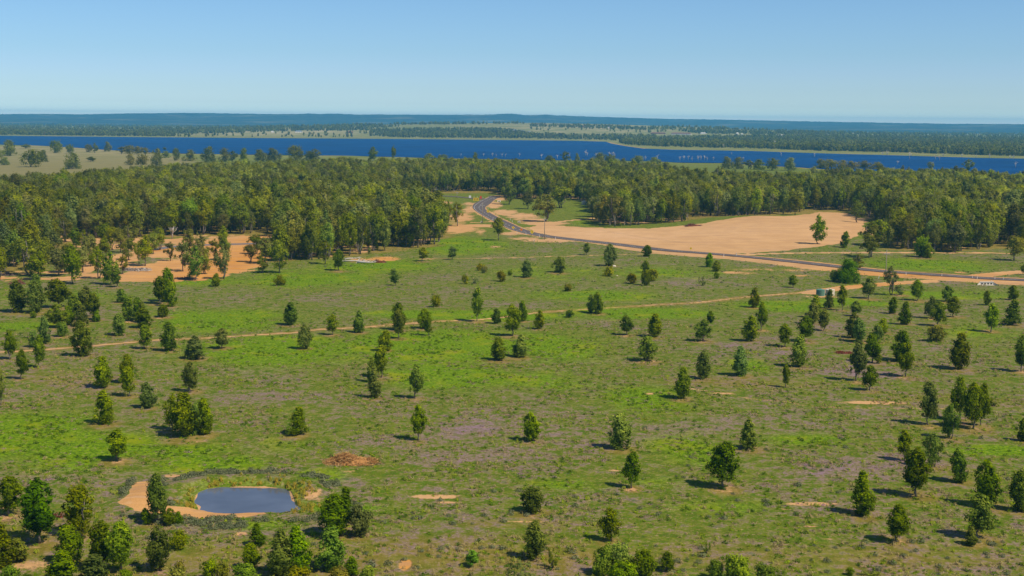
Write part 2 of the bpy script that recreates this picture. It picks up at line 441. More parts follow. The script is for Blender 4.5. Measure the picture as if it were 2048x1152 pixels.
def ground_mat():
    m = NT('paddock_ground')
    P = m.n('TexCoord').outputs['Object']
    A = m.n('SeparateColor', ins={0: m.attr('mask_a').outputs['Color']})
    dirt, orange, lush = A.outputs
    B = m.n('SeparateColor', ins={0: m.attr('mask_b').outputs['Color']})
    purple, dry, gold = B.outputs
    C = m.n('SeparateColor', ins={0: m.attr('mask_c').outputs['Color']})
    far, scrub, bright = C.outputs
    n1 = m.noise(P, 1.3, 3, .65)       # tussocks
    n2 = m.noise(P, .32, 3, .6)        # 3 m
    n3 = m.noise(P, .07, 3, .6)        # 14 m
    n4 = m.noise(P, 3.6, 2, .6)
    nf = m.noise(P, .012, 4, .6)
    c = m.mix(m.ss(n2, .35, .66), (.080, .125, .005), (.170, .192, .018))
    c = m.mix(m.math('MULTIPLY', m.ss(n1, .52, .64), .7), c, (.25, .185, .07))   # seed heads, straw
    n6 = m.noise(P, .55, 4, .75)
    c = m.mix(m.math('MULTIPLY', m.ss(n6, .52, .60), .75), c, (.07, .145, .003))
    c = m.mix(m.math('MULTIPLY', m.ss(n6, .40, .47), 0.0), c, (.3, .2, .12))
    c = m.mix(m.math('MULTIPLY', m.ss(n4, .58, .7), .5), c, (.055, .085, .017))
    # dry end of season grass
    cd = m.mix(m.ss(n2, .35, .65), (.17, .135, .022), (.30, .205, .06))
    c = m.mix(m.math('MULTIPLY', m.ss(m.math('ADD', dry, m.math('MULTIPLY', m.math('SUBTRACT', n3, .5), 1.2)), .25, .85), .85), c, cd)
    # mauve flowering weeds
    fl = m.math('ADD', purple, m.math('MULTIPLY', m.math('SUBTRACT', n2, .5), 2.4))
    fl = m.math('ADD', fl, m.math('MULTIPLY', m.math('SUBTRACT', n3, .5), 1.0))
    fl = m.math('ADD', fl, m.math('MULTIPLY', m.math('SUBTRACT', n1, .5), .9))
    cp = m.mix(m.ss(n1, .4, .62), (.15, .125, .045), (.25, .175, .135))
    cp = m.mix(m.math('MULTIPLY', m.ss(n4, .52, .64), .6), cp, (.25, .155, .22))
    c = m.mix(m.math('MULTIPLY', m.ss(fl, .30, .75), .85), c, cp)
    c = m.mix(m.math('MULTIPLY', m.ss(m.math('ADD', fl, m.math('MULTIPLY', m.math('SUBTRACT', n4, .5), 1.2)), .72, 1.20), .6), c, (.26, .155, .235))
    # lush green feed
    lg = m.math('ADD', lush, m.math('MULTIPLY', m.math('SUBTRACT', n3, .5), 1.0))
    lg = m.math('ADD', lg, m.math('MULTIPLY', m.math('SUBTRACT', n2, .5), .9))
    lg = m.math('ADD', lg, m.math('MULTIPLY', m.math('SUBTRACT', n1, .5), .8))
    cl = m.mix(m.ss(n1, .38, .6), (.062, .135, .001), (.165, .27, .001))
    cl = m.mix(m.ss(n3, .5, .7), cl, (.22, .26, .002))
    cl = m.mix(m.math('MULTIPLY', m.ss(n4, .56, .68), .45), cl, (.05, .10, .003))
    c = m.mix(m.math('MULTIPLY', m.ss(lg, .30, .75), .92), c, cl)
    # dark low weeds
    c = m.mix(m.math('MULTIPLY', m.ss(m.math('ADD', scrub, m.math('MULTIPLY', m.math('SUBTRACT', n2, .5), 1.5)), .45, .8), .8), c, (.075, .08, .045))
    c = m.mix(m.math('MULTIPLY', m.ss(n2, .62, .72), .5), c, (.06, .11, .012))
    n7 = m.noise(P, .9, 3, .7)
    c = m.mix(m.math('MULTIPLY', m.ss(n7, .60, .68), .6), c, (.36, .26, .14))
    c = m.mix(m.math('MULTIPLY', m.math('SUBTRACT', 1.0, m.ss(n7, .32, .41)), .6), c, (.05, .085, .012))
    # golden hill
    cg = m.mix(m.noise(P, .03, 4, .7), (.17, .16, .05), (.26, .215, .09))
    c = m.mix(gold, c, cg)
    # far paddocks
    cf = m.mix(m.ss(nf, .4, .62), (.22, .22, .08), (.42, .34, .18))
    c = m.mix(far, c, cf)
    # bare earth
    dd = m.math('ADD', dirt, m.math('MULTIPLY', m.math('SUBTRACT', n1, .5), .55))
    dd = m.math('ADD', dd, m.math('MULTIPLY', m.math('SUBTRACT', n2, .5), .35))
    dc = m.mix(m.ss(n3, .3, .7), (.49, .285, .125), (.58, .345, .155))
    oc = m.mix(m.ss(n3, .3, .7), (.50, .215, .038), (.60, .28, .055))
    dc = m.mix(orange, dc, oc)
    dc = m.mix(m.math('MULTIPLY', m.ss(n4, .5, .75), .35), dc, (.36, .22, .13))
    dc = m.mix(m.math('MULTIPLY', m.ss(n2, .58, .75), .35), dc, (.60, .40, .22))
    mp = m.n('Mapping', ins={'Vector': P, 'Rotation': (0, 0, .9), 'Scale': (.02, .5, 1)})
    st = m.noise(mp.outputs[0], 1.0, 4, .7)
    dc = m.mix(m.math('MULTIPLY', m.ss(st, .48, .62), .75), dc, (.40, .23, .12))
    mp2 = m.n('Mapping', ins={'Vector': P, 'Rotation': (0, 0, -.5), 'Scale': (.03, .8, 1)})
    dc = m.mix(m.math('MULTIPLY', m.ss(m.noise(mp2.outputs[0], 1.0, 3, .6), .56, .66), .28), dc, (.68, .46, .27))
    dc = m.mix(m.math('MULTIPLY', m.ss(m.noise(P, .9, 4, .8), .64, .72), .5), dc, (.22, .17, .07))
    dc = m.mix(m.math('MULTIPLY', bright, .5), dc, (.66, .43, .25))
    c = m.mix(m.ss(dd, .38, .62), c, dc)
    v = m.math('ADD', .50, m.math('MULTIPLY', m.noise(P, 5.0, 3, .8), 1.0))
    v = m.math('ADD', v, m.math('MULTIPLY', m.math('SUBTRACT', m.ss(dd, .38, .62), 1.0), 0.0))
    cc = m.n('CombineColor', ins={0: v, 1: v, 2: v})
    c = m.mul(c, cc.outputs[0])
    h = m.math('ADD', m.math('MULTIPLY', n1, .55), m.math('ADD', m.math('MULTIPLY', n4, .25), m.math('MULTIPLY', n2, .5)))
    h = m.math('MULTIPLY', h, m.math('SUBTRACT', 1.0, m.math('MULTIPLY', m.ss(dd, .38, .62), .8)))
    bp = m.n('Bump', ins={'Strength': .55, 'Distance': .5, 'Height': h})
    return m.bsdf(c, .95, .05, 0, bp.outputs[0])

M_GROUND = ground_mat()

# (x, base y, height, width, kind) in pixels of the photograph
YOUNG = """36 624 62 38 o;71 626 64 32 o;72 590 42 25 o;67 636 13 13 r;115 615 56 46 o;114 656 48 38 o;138 650 38 25 o;147 640 50 30 o;170 634 60 34 o;188 640 55 28 t
161 652 40 30 c;193 643 22 18 c;125 673 29 27 r;90 688 54 22 o;79 735 64 24 t;67 694 34 26 w;19 719 58 28 o;43 759 59 24 t;168 712 70 38 o;243 605 27 20 o
258 642 48 34 w;277 640 45 22 o;287 645 42 22 c;287 656 40 32 o;239 671 44 28 o;322 608 55 30 t;334 604 68 28 o;344 613 52 24 o;326 634 25 26 r;290 698 48 28 t
338 702 58 30 o;388 718 47 40 c;445 697 40 28 o;579 650 46 30 o;208 776 64 34 o;257 766 58 28 o;257 793 60 30 o;295 816 51 32 o;382 783 60 34 w;211 847 68 42 c
0 810 72 22 o;345 860 74 30 w;371 873 88 52 o;411 868 72 36 o;392 869 66 30 o;432 573 26 18 o;232 574 36 22 o;677 541 42 24 t;845 522 27 20 o;904 519 26 18 o
791 571 26 17 t;787 549 13 14 r;1020 551 11 10 r;1053 555 35 22 o;1118 545 32 26 o;954 643 69 25 t;609 698 50 26 o;665 670 41 22 t;718 665 45 25 c;798 660 54 26 o
797 677 58 26 o;848 657 40 26 o;856 671 38 18 o;993 647 30 19 o;1024 672 62 32 o;1046 642 40 20 o;1078 658 37 20 o;1139 635 16 18 r;998 720 45 32 o;1040 714 45 31 c
770 702 42 26 o;761 755 64 30 o;742 764 50 18 o;749 796 60 28 c;830 797 67 30 t;837 881 74 28 t;594 870 56 38 c;1064 882 58 34 o;1173 510 25 14 t;1219 532 44 24 o
1293 513 23 18 o;1290 545 24 16 o;1417 534 28 17 o;1432 543 22 17 o;1433 557 13 12 r;1181 625 36 18 o;1196 627 42 24 o;1508 615 40 22 c;1522 661 56 24 t;1499 682 50 30 o
1422 645 23 16 o;1404 682 43 34 w;1252 670 39 25 t;1307 674 47 30 o;1294 722 50 40 w;1406 758 58 28 o;1481 751 58 38 c;1363 797 63 32 o;1241 897 70 46 o;1496 897 60 42 c
1586 575 25 18 t;1569 694 46 28 t;1571 775 46 16 t;1597 734 64 34 o;1610 683 50 34 t;1630 636 46 26 c;1624 648 42 26 o;1646 661 41 24 t;1657 616 37 20 c;1684 621 50 20 t
1737 597 44 26 t;1834 601 41 26 t;1711 632 30 24 o;1704 676 50 28 o;1718 684 48 28 o;1784 627 33 20 o;1809 649 46 25 c;1765 668 32 22 o;1754 685 36 20 o;1744 725 58 34 t
1757 727 20 14 o;1863 637 44 30 w;1877 652 48 30 o;1893 603 32 24 w;1907 634 41 26 t;1974 610 28 15 o;2026 600 29 20 o;1981 664 56 28 t;2022 650 50 36 c;1800 722 60 38 o
1811 753 68 32 t;1712 762 80 34 t;1739 781 52 28 o;1916 738 72 40 o;2042 743 70 30 t;1857 850 85 36 t;1920 840 86 34 t;1945 857 92 42 t;1962 851 84 28 o;1900 877 70 34 w
1808 922 62 30 t;1866 934 70 40 w;1833 993 98 54 t;1919 965 67 36 o;1974 1013 93 48 o;2040 1022 84 40 o;2046 882 46 24 o;1725 1030 86 50 c;1794 1084 76 46 t;1958 1077 88 54 o
1941 1090 36 30 c;1448 976 92 56 t;1264 976 73 32 t;1337 1142 40 34 w;1413 1107 26 14 s;1066 1024 48 52 r;1219 1082 68 40 w;1069 1118 76 44 o;1105 1136 42 26 s;944 1134 34 28 t
235 920 62 44 t;20 1031 80 44 t;80 1086 128 68 t;157 1072 104 64 w;318 1045 100 44 w;294 1048 32 20 o;340 1052 36 20 o;356 1046 24 16 c;140 1125 75 48 o;5 1135 90 44 c
40 1122 46 36 o;207 1140 100 46 t;242 1145 104 50 t;125 1162 62 60 c;183 1168 60 60 c;318 1142 92 46 w;515 1092 44 32 c;502 1138 52 34 o;560 1152 92 56 c;596 1145 96 50 c
688 1050 75 34 c;669 1072 84 56 o;719 1072 62 42 r;660 1138 84 54 c;1843 514 40 34 r;1857 516 28 18 o;1688 495 32 18 o;1800 590 20 24 s;700 1152 40 30 c;735 1175 46 40 c"""
SHRUBS = """560 571 21 24 y;960 541 14 16 y;969 546 13 14 y;1003 563 21 22 y;930 568 17 16 y;950 567 12 18 s;1136 582 15 20 y;872 614 25 22 y;1217 552 19 26 y;1266 567 19 28 y
1306 562 23 30 y;1292 571 30 22 r;1406 571 17 18 s;1873 683 32 38 r;1986 811 15 30 s;1667 562 22 20 r;1430 1158 38 40 r;1472 1163 54 60 r;1530 1166 36 50 r;1562 1164 30 30 s;1040 1170 48 56 s
1210 1148 58 44 r;1235 1146 60 60 r;1203 1150 42 40 r;1288 1152 50 56 r;1245 1170 44 64 r;1137 1104 14 20 s;358 1098 36 40 r;352 1170 36 46 y;360 1150 30 28 y;420 1160 42 38 r;445 1158 36 28 y;490 1166 38 60 r
600 1168 34 50 y;672 1164 26 52 y;40 566 10 26 s;64 1052 20 18 s;1700 1150 16 18 r;940 1152 10 12 s;1160 1164 20 22 s;1745 1152 18 40 s;250 1170 30 40 r;20 1168 36 40 r"""
FEATURE = """12 545 62 52 q;65 552 86 74 q;118 552 56 46 f;104 522 60 40 f;146 568 84 42 e;130 545 58 42 f;197 557 66 38 q;219 570 70 36 e;181 533 64 36 f;290 532 62 36 f
278 527 45 20 q;318 500 46 30 f;241 505 50 32 f;225 500 48 28 f;153 495 42 30 e;133 484 50 36 q;366 543 65 38 q;389 561 72 36 e;400 530 60 32 f;445 558 66 40 q
444 492 42 26 e;449 520 52 24 e;524 546 42 28 q;558 546 68 40 f;532 527 52 40 f;1636 488 60 32 e;1744 514 72 50 q;1738 516 50 36 f;1752 492 54 46 f;2028 521 50 40 f
2046 549 22 12 e;1716 540 34 28 q;998 481 46 28 f;1087 443 55 50 f;1055 418 34 26 f;1122 416 44 42 f;1018 409 46 30 f;915 452 50 28 q;896 450 50 26 q;1783 590 60 32 q
1590 430 40 30 f;1715 445 44 26 f;30 530 56 46 f;84 540 66 50 f;48 518 60 50 q;165 545 54 34 f;172 508 50 34 q;206 528 54 34 f;258 520 46 30 f;76 560 60 40 e;246 548 40 26 q
100 500 60 44 f;212 496 52 34 f;264 492 46 34 q;306 508 44 28 f;340 522 40 24 q;378 500 44 28 f;410 548 52 28 f;428 520 44 26 q;500 524 36 26 f;512 508 40 30 f;582 520 60 40 f;618 518 62 42 f;-6 560 70 50 f;650 528 50 34 q"""
def parse(s):
    out = []
    for t in s.replace('\n', ';').split(';'):
        a = t.split()
        if len(a) == 5: out.append((float(a[0]), float(a[1]), float(a[2]), float(a[3]), a[4]))
    return out


# ------------------------------------------------------------------ terrain: one height field, cut into ground / clearings / tracks
th = np.concatenate([np.radians(np.linspace(-75, -31, 24)[:-1]), np.arange(R(-31), R(31), .00145), np.radians(np.linspace(31, 75, 24))])
D = [3.0, 30, 60, 90, 120, 140, 155]
while D[-1] < 185: D.append(D[-1] + 2)
while D[-1] < 11800:
    d = D[-1]
    D.append(d + min(d * d / (CAM_H * 1300) * (.75 if d < 1050 else 1.15), 130))
D = np.array(D)
TT, DD = np.meshgrid(th, D)
GX, GY = DD * np.sin(TT), DD * np.cos(TT)
GZ = Z(GX, GY)
nr, nc = GX.shape

n5 = fbm(GX, GY, 5, 21, 3)
n12 = fbm(GX, GY, 14, 22, 3)
n40 = fbm(GX, GY, 45, 23, 3)
dist = np.hypot(GX, GY)
nearm = sstep(2600, 1700, dist) if False else 1 - sstep(1500, 2200, dist)
lush = blobs(GX, GY, LUSH)
lush = np.clip(lush * (.72 + 1.0 * n12), 0, 1.3)
purple = np.clip(np.maximum(blobs(GX, GY, PURPLE), .5 * (dist < 800)) * (.15 + 1.25 * n12) * (1 - .45 * lush), 0, 1.2)
dry = blobs(GX, GY, DRY) * (.5 + .8 * n12)
scrub = np.zeros_like(GX)
dirt = blobs(GX, GY, SCALD) * (.45 + 1.0 * n5)
orange = blobs(GX, GY, blob_world([(812, 1130, 30, 20, 1), (1800, 550, 300, 12, .8), (925, 450, 60, 30, .3), (770, 517, 50, 8, 1), (720, 520, 40, 8, .7), (1740, 572, 150, 12, .85)]))
nl = GX.size
near = dist < 1700
sx, sy = GX[near], GY[near]
def put(arr, val, mode='max'):
    a = arr[near]
    arr[near] = np.maximum(a, val) if mode == 'max' else val
wob = (n5[near] - .5)
leftc = 1 - sstep(-190, -130, sx)
sd_sand = sdf(sx, sy, SAND) + wob * 7
sd_clear = sdf(sx, sy, CLEAR) + wob * 12
sd_bank = sdf(sx, sy, BANK) + wob * 2.2
sd_pond = sdf(sx, sy, POND)
q_road = line_dist(sx, sy, ROAD) + wob * 2.5
q_left = line_dist(sx, sy, LEFT_ROAD) + wob * 2
sand_m = 1 - sstep(-2.5, 2.5, sd_sand)
clear_m = (1 - sstep(-4, 4, sd_clear)) * (.85 + .35 * n12[near]) * (1 - .75 * leftc * sstep(.42, .6, n12[near]))
bank_m = 1 - sstep(-.6, .6, sd_bank)
put(dirt, sand_m); put(dirt, clear_m); put(dirt, bank_m)
put(orange, clear_m * (1 - .7 * leftc)); put(orange, bank_m * .38)
# graded shoulders along the road; wider on the paddock side beyond the bend
rx = sx
side = np.zeros_like(sx)
RX, RY = ROAD[:, 0], ROAD[:, 1]
ordr = np.argsort(RX)
yroad = np.interp(sx, RX[ordr], RY[ordr])
paddock = sy < yroad
east = sstep(30, 90, sx)
wsh = 6.5 + np.where(paddock, 11 * east, 5 * east)
put(dirt, (1 - sstep(wsh - 2, wsh + 2, q_road)) * (.9 - .3 * sstep(.3, .7, n12[near]) * np.where(paddock, 1, .4)))
put(orange, (1 - sstep(wsh - 2, wsh + 2, q_road)) * np.where(paddock, .15, .5) * sstep(70, 180, sx))
put(dirt, (1 - sstep(6, 9, q_left)))
put(orange, (1 - sstep(6, 12, q_left)))
track_m = np.zeros_like(sx)
for P_, w_, s_ in TRACKS:
    q = line_dist(sx, sy, P_) + (n5[near] - .5) * .9
    mm = (1 - sstep(w_ * .5, w_ * .5 + 1.2, q)) * s_ * ((.62 + .75 * n12[near]) if w_ < 3 else 1.0)
    track_m = np.maximum(track_m, mm)
    put(dirt, mm)
for t_ in parse(YOUNG):
    if t_[3] < 20: continue
    tx, ty = [float(v) for v in flat(t_[0], t_[1])]
    wm = t_[3] * math.hypot(tx, ty) / F_PX
    r2 = ((sx - tx) / (wm * .95)) ** 2 + ((sy - ty + wm * .2) / (wm * 1.1)) ** 2
    g_ = np.exp(-r2 * 1.1)
    put(dry, g_ * 1.1)
    put(dirt, g_ * (.25 + .7 * n5[near]) * (.55 if t_[4] in 'oc' else .75))
    la = lush[near]; lush[near] = la * (1 - .8 * np.clip(g_ * 1.3, 0, 1))
# two darker wheel ruts stay bare beside the main track, grass between
q = line_dist(sx, sy, MAIN_TRACK)
put(dry, (1 - sstep(2, 5, q)) * .9)
# reeds-and-mud fringe of the pond, scrubby outer bank
put(lush, (1 - sstep(1, 3.5, np.abs(sd_pond - 1))) * .45)
put(scrub, (1 - sstep(4, 7, np.abs(sd_pond - 9))) * .35)
put(purple, (1 - sstep(4, 8, np.abs(sd_pond - 9))) * .55)
put(dirt, (1 - sstep(-.5, .4, sd_pond)) * 1.0)
gold = (1 - sstep(-12, 12, sdf(GX, GY, GOLD) + (n40 - .5) * 40)) * (dist > 1000)
far = sstep(1900, 2700, dist)
gold = np.maximum(gold, 0)
FOREST_FLOOR = poly_world([(-300, 560), (70, 548), (120, 500), (330, 476), (540, 470), (550, 522), (690, 512), (780, 502), (870, 492), (890, 475), (890, 455), (850, 420), (780, 402), (780, 388), (1000, 387), (1010, 398), (1150, 398), (1182, 405), (1185, 450), (1340, 452), (1480, 443), (1560, 432), (1700, 425), (1760, 448), (1790, 465), (1770, 485), (1750, 500), (1900, 503), (2048, 495), (2400, 500), (2400, 372), (1750, 366), (1330, 350), (900, 338), (420, 350), (100, 376), (-300, 390)])
ff = 1 - sstep(-6, 10, sdf(GX, GY, FOREST_FLOOR) + (n40 - .5) * 20)
dry = np.maximum(dry, ff * .9)
dirt = np.maximum(dirt, ff * sstep(.52, .75, n12) * .75)
lush = lush * (1 - ff)
purple = purple * (1 - ff)
# lake foreshore
sl = sdf(GX, GY, LAKE)
lake_shore = (1 - sstep(10, 45, sl)) * (dist > 1900)
dirt = np.maximum(dirt, lake_shore * .50)
# far-off cleared paddocks: pale earth strips on the township rise
farp = blobs(GX, GY, blob_world([(560, 268, 210, 3.5, 1), (900, 258, 90, 2.2, .9), (1000, 254, 120, 3, .8), (1200, 262, 220, 5, .7), (1180, 270, 200, 3, .7), (1430, 270, 60, 2, .8), (1900, 268, 160, 2, .5), (100, 264, 90, 1.2, .5)]))
bright = blobs(GX, GY, blob_world([(1200, 468, 120, 12, .9), (1420, 470, 200, 12, .5), (1250, 475, 140, 8, .8)])) * n5 * 1.6

# drop ground under the lake
GZ = GZ - 2.5 * (1 - sstep(-60, -5, sl)) * (dist > 1800)

ma = np.stack([dirt, orange, lush, np.ones_like(lush)], -1)
mb_ = np.stack([purple, dry, gold, np.ones_like(lush)], -1)
mc = np.stack([far * (.35 + .65 * np.clip(farp, 0, 1)), scrub, bright, np.ones_like(lush)], -1)

sandA = np.zeros_like(GX); sandA[near] = sand_m
clearA = np.zeros_like(GX); clearA[near] = clear_m
trackA = np.zeros_like(GX); trackA[near] = track_m
bankA = np.zeros_like(GX); bankA[near] = bank_m
cls = np.zeros((nr - 1, nc - 1), int)
def favg(a): return (a[:-1, :-1] + a[1:, :-1] + a[1:, 1:] + a[:-1, 1:]) / 4
cls[favg(trackA) > .45] = 1
cls[favg(clearA) > .5] = 2
cls[favg(sandA) > .5] = 3
cls[favg(bankA) > .5] = 4
ii = np.arange(nr * nc).reshape(nr, nc)
quads = np.stack([ii[:-1, :-1], ii[:-1, 1:], ii[1:, 1:], ii[1:, :-1]], -1)
AV = np.stack([GX, GY, GZ], -1).reshape(-1, 3)
for c_, nm in enumerate(['ground', 'dirt_track', 'orange_clearing', 'sand_clearing', 'pond_bank']):
    F = quads[cls == c_]
    used, inv = np.unique(F.ravel(), return_inverse=True)
    me = mesh_np(nm, AV[used], inv.reshape(-1, 4), [M_GROUND], smooth=True)
    for an, arr in (('mask_a', ma), ('mask_b', mb_), ('mask_c', mc)):
        at = me.attributes.new(an, 'FLOAT_COLOR', 'POINT')
        at.data.foreach_set('color', arr.reshape(-1, 4)[used].astype(np.float32).ravel())
    o = link(nm, me)
    tag(o, kind='structure')
del ma, mb_, mc

# ------------------------------------------------------------------ water
def water_mat(name, deep, rough, bump, scale, dist_, spec=.5, ior=1.33):
    m = NT(name)
    P = m.n('TexCoord').outputs['Object']
    mp = m.n('Mapping', ins={'Vector': P, 'Scale': (1, 1.6, 1)})
    n = m.noise(mp.outputs[0], scale, 4, .65)
    big = m.noise(P, scale * .02, 4, .65)
    bp = m.n('Bump', ins={'Strength': bump, 'Distance': dist_, 'Height': n})
    c = m.mix(m.ss(big, .35, .65), tuple(v * .82 for v in deep), tuple(v * 1.18 for v in deep))
    b = m.n('BsdfPrincipled', ins={'Base Color': c, 'Roughness': rough, 'Specular IOR Level': spec, 'IOR': ior, 'Normal': bp.outputs[0]})
    m.t.links.new(b.outputs[0], m.out.inputs[0])
    return m.mat
M_LAKE = water_mat('lake_water', (.001, .042, .155), .5, .35, .35, .8, .05)
M_POND = water_mat('pond_water', (.095, .115, .155), .03, .1, 2.2, .05, .5)
def sheet(name, P, z, mat, step=0):
    me = bpy.data.meshes.new(name)
    me.from_pydata([(p[0], p[1], z) for p in P], [], [tuple(range(len(P)))])
    me.materials.append(mat); me.update()
    return link(name, me)
tag(sheet('lake_water', LAKE, 0.15, M_LAKE), kind='structure')
PC = POND.mean(0)
# the pond surface reaches under its banks
tag(sheet('pond_water', PC + (smooth_line(np.vstack([POND, POND[:1]]), 4)[:-1] - PC) * 1.12, float(Z(PC[0], PC[1])) + 1.05, M_POND), kind='structure')

# ------------------------------------------------------------------ asphalt
m = NT('asphalt')
P = m.n('TexCoord').outputs['Object']
c = m.mix(m.noise(P, .8, 4, .7), (.085, .068, .062), (.13, .105, .095))
c = m.mix(m.math('MULTIPLY', m.ss(m.noise(P, .12, 3, .6), .5, .7), .5), c, (.15, .13, .12))
M_ASPHALT = m.bsdf(c, .85, .3)
M_PAINT = plain('road_paint', (.62, .62, .58), .6, .3, 0, .15, 2)
def resample(P, step):
    s = np.concatenate([[0], np.cumsum(np.hypot(*np.diff(P, axis=0).T))])
    t = np.arange(0, s[-1], step)
    return np.stack([np.interp(t, s, P[:, 0]), np.interp(t, s, P[:, 1])], -1), t
def ribbon(name, P, off, w, lift, mat, wfun=None, dash=None, edge=0.0):
    Q, t = resample(P, 2.0)
    T = np.gradient(Q, axis=0); T /= np.hypot(T[:, 0], T[:, 1])[:, None] + 1e-9
    N = np.stack([-T[:, 1], T[:, 0]], -1)
    ww = np.full(len(Q), w) if wfun is None else np.array([wfun(v) for v in t])
    nx = 6 if w > 2 else 1
    V = []
    for k in range(nx + 1):
        o = off + (k / nx - .5) * ww
        p = Q + N * o[:, None] if hasattr(o, '__len__') else Q + N * o
        V.append(np.stack([p[:, 0], p[:, 1], Z(p[:, 0], p[:, 1]) + lift], -1))
    V = np.stack(V, 1)
    n, k_ = V.shape[:2]
    i = np.arange(n * k_).reshape(n, k_)
    F = np.stack([i[:-1, :-1], i[:-1, 1:], i[1:, 1:], i[1:, :-1]], -1)
    if dash:
        keep = ((t[:-1] // dash[0]).astype(int) % dash[1]) == 0
        F = F[keep]
    F = F.reshape(-1, 4)[:, ::-1]
    # skirt so that the pavement has a real edge
    if edge:
        base = n * k_
        L = V.reshape(-1, 3)[i[:, 0]] - [0, 0, edge]; Rr = V.reshape(-1, 3)[i[:, -1]] - [0, 0, edge]
        VV = np.vstack([V.reshape(-1, 3), L, Rr])
        a = np.arange(n - 1)
        F2 = np.stack([i[:-1, 0], base + a, base + a + 1, i[1:, 0]], -1)
        F3 = np.stack([i[:-1, -1], i[1:, -1], base + n + a + 1, base + n + a], -1)
        return link(name, mesh_np(name, VV, np.vstack([F, F2, F3]), [mat]))
    return link(name, mesh_np(name, V.reshape(-1, 3), F, [mat]))
ROADS = resample(ROAD, 4.0)[0]
tag(ribbon('road', ROAD, 0, 9, .22, M_ASPHALT, lambda t: 8.6 + 4.5 * math.exp(-((t - 105) / 50) ** 2) + 2 * math.exp(-(t / 25) ** 2), edge=.3), kind='structure')
tag(ribbon('side_road', SIDE_ROAD, 0, 8, .20, M_ASPHALT, edge=.3), kind='structure')
tag(ribbon('bush_road', LEFT_ROAD, 0, 7.5, .20, plain('pale_asphalt', (.17, .15, .15), .9), edge=.3), kind='structure')
tag(ribbon('road_centre_line', ROAD, 0, .22, .235, M_PAINT, dash=(6, 2)), kind='structure')
tag(ribbon('road_edge_line', ROAD[:66], -3.9, .22, .235, M_PAINT), kind='structure')

# ------------------------------------------------------------------ hills on the horizon
m = NT('wooded_hills')
P = m.n('TexCoord').outputs['Object']
a = m.noise(P, .012, 4, .75)
b = m.noise(P, .0016, 4, .6)
c = m.mix(m.ss(a, .4, .62), (.020, .038, .048), (.05, .075, .075))  # blue of the distant haze mixed into the woodland colour
c = m.mix(m.math('MULTIPLY', m.ss(b, .52, .66), .6), c, (.19, .18, .12))
d_ = m.noise(P, .0045, 3, .7)
c = m.mix(m.math('MULTIPLY', m.ss(d_, .55, .68), .6), c, (.01, .02, .02))
bp = m.n('Bump', ins={'Strength': 1.0, 'Distance': 14.0, 'Height': a})
M_HILL = m.bsdf(c, 1.0, 0, 0, bp.outputs[0])
hx_ = np.array([-2200, -600, 0, 80, 160, 250, 330, 370, 480, 620, 800, 1000, 1100, 1200, 1320, 1450, 1620, 1800, 1900, 2048, 2600, 3800], float)
hy_ = np.array([222, 229, 229, 228.5, 229.5, 228, 227, 226.5, 228, 229.5, 230, 230, 231.5, 234.5, 238, 240, 243.5, 246.5, 248, 248.8, 254, 264], float)
yh_ = 240 + (hx_ - 1024) * math.tan(ROLL)
hth = np.arctan((hx_ - 1024) / F_PX)
TH = np.arange(R(-38), R(38), .0011)
top_px = np.interp(TH, hth, hy_ - yh_)
DR = np.array([9500, 10200, 11000, 12000, 13000, 13800, 14500, 15000, 15600, 16500, 18000], float)
prof = np.array([-.03, .0, .06, .2, .42, .66, .86, .97, 1.0, .97, .8])
T2, D2 = np.meshgrid(TH, DR)
htop = CAM_H - top_px * 15600 / 2625
nz = fbm(T2 * 15000, D2, 900, 41, 4)
H2 = htop[None, :] * prof[:, None] * (1 + (nz - .5) * 1.1 * (prof[:, None] < .95)) + fbm(T2 * 15000, D2, 60, 45, 2) * 7 * prof[:, None]
H2[0] = -3
V = np.stack([D2 * np.sin(T2), D2 * np.cos(T2), H2], -1)
i = np.arange(V.shape[0] * V.shape[1]).reshape(V.shape[:2])
F = np.stack([i[:-1, :-1], i[:-1, 1:], i[1:, 1:], i[1:, :-1]], -1).reshape(-1, 4)
tag(link('hills', mesh_np('hills', V.reshape(-1, 3), F, [M_HILL], smooth=True)), kind='structure')

# ------------------------------------------------------------------ haze: the air between here and the ridge
hz = MB(); hz.box((0, 6900, 72), (30000, 23000, 148))
m = NT('haze_air')
pv = m.n('VolumePrincipled', ins={'Color': (.15, .60, 1.0), 'Density': 5.8e-5, 'Anisotropy': 0.0})
m.t.links.new(pv.outputs[0], m.out.inputs['Volume'])
HAZE = hz.build('haze', m.mat)
tag(HAZE, kind='stuff')

# ------------------------------------------------------------------ trees: prototypes
M_LEAF_YOUNG = leaf_mat('gum_leaves', (.070, .098, .004), (.17, .22, .007), (.42, .44, .014))
M_LEAF_OLD = leaf_mat('old_gum_leaves', (.095, .105, .012), (.18, .20, .018), (.34, .33, .035))
M_LEAF_FAR = leaf_mat('woodland_leaves', (.10, .108, .012), (.19, .205, .020), (.34, .32, .035), inst=True)
M_LEAF_BUSH = leaf_mat('bush_leaves', (.10, .11, .005), (.27, .26, .006), (.52, .44, .010))
M_LEAF_DENSE = leaf_mat('dense_leaves', (.06, .14, .003), (.14, .31, .005), (.27, .46, .010))
M_BARK = plain('grey_bark', (.20, .17, .14), .9, .1, 0, .35, 2.5)
M_BARK_DARK = plain('dark_bark', (.10, .075, .055), .9, .1, 0, .35, 2.5)
M_DEAD = plain('bleached_wood', (.52, .47, .42), .85, .1, 0, .22, 2.0)
M_BARK_FAR = plain('woodland_bark', (.23, .19, .16), .9, .1, 0, .35, .5)

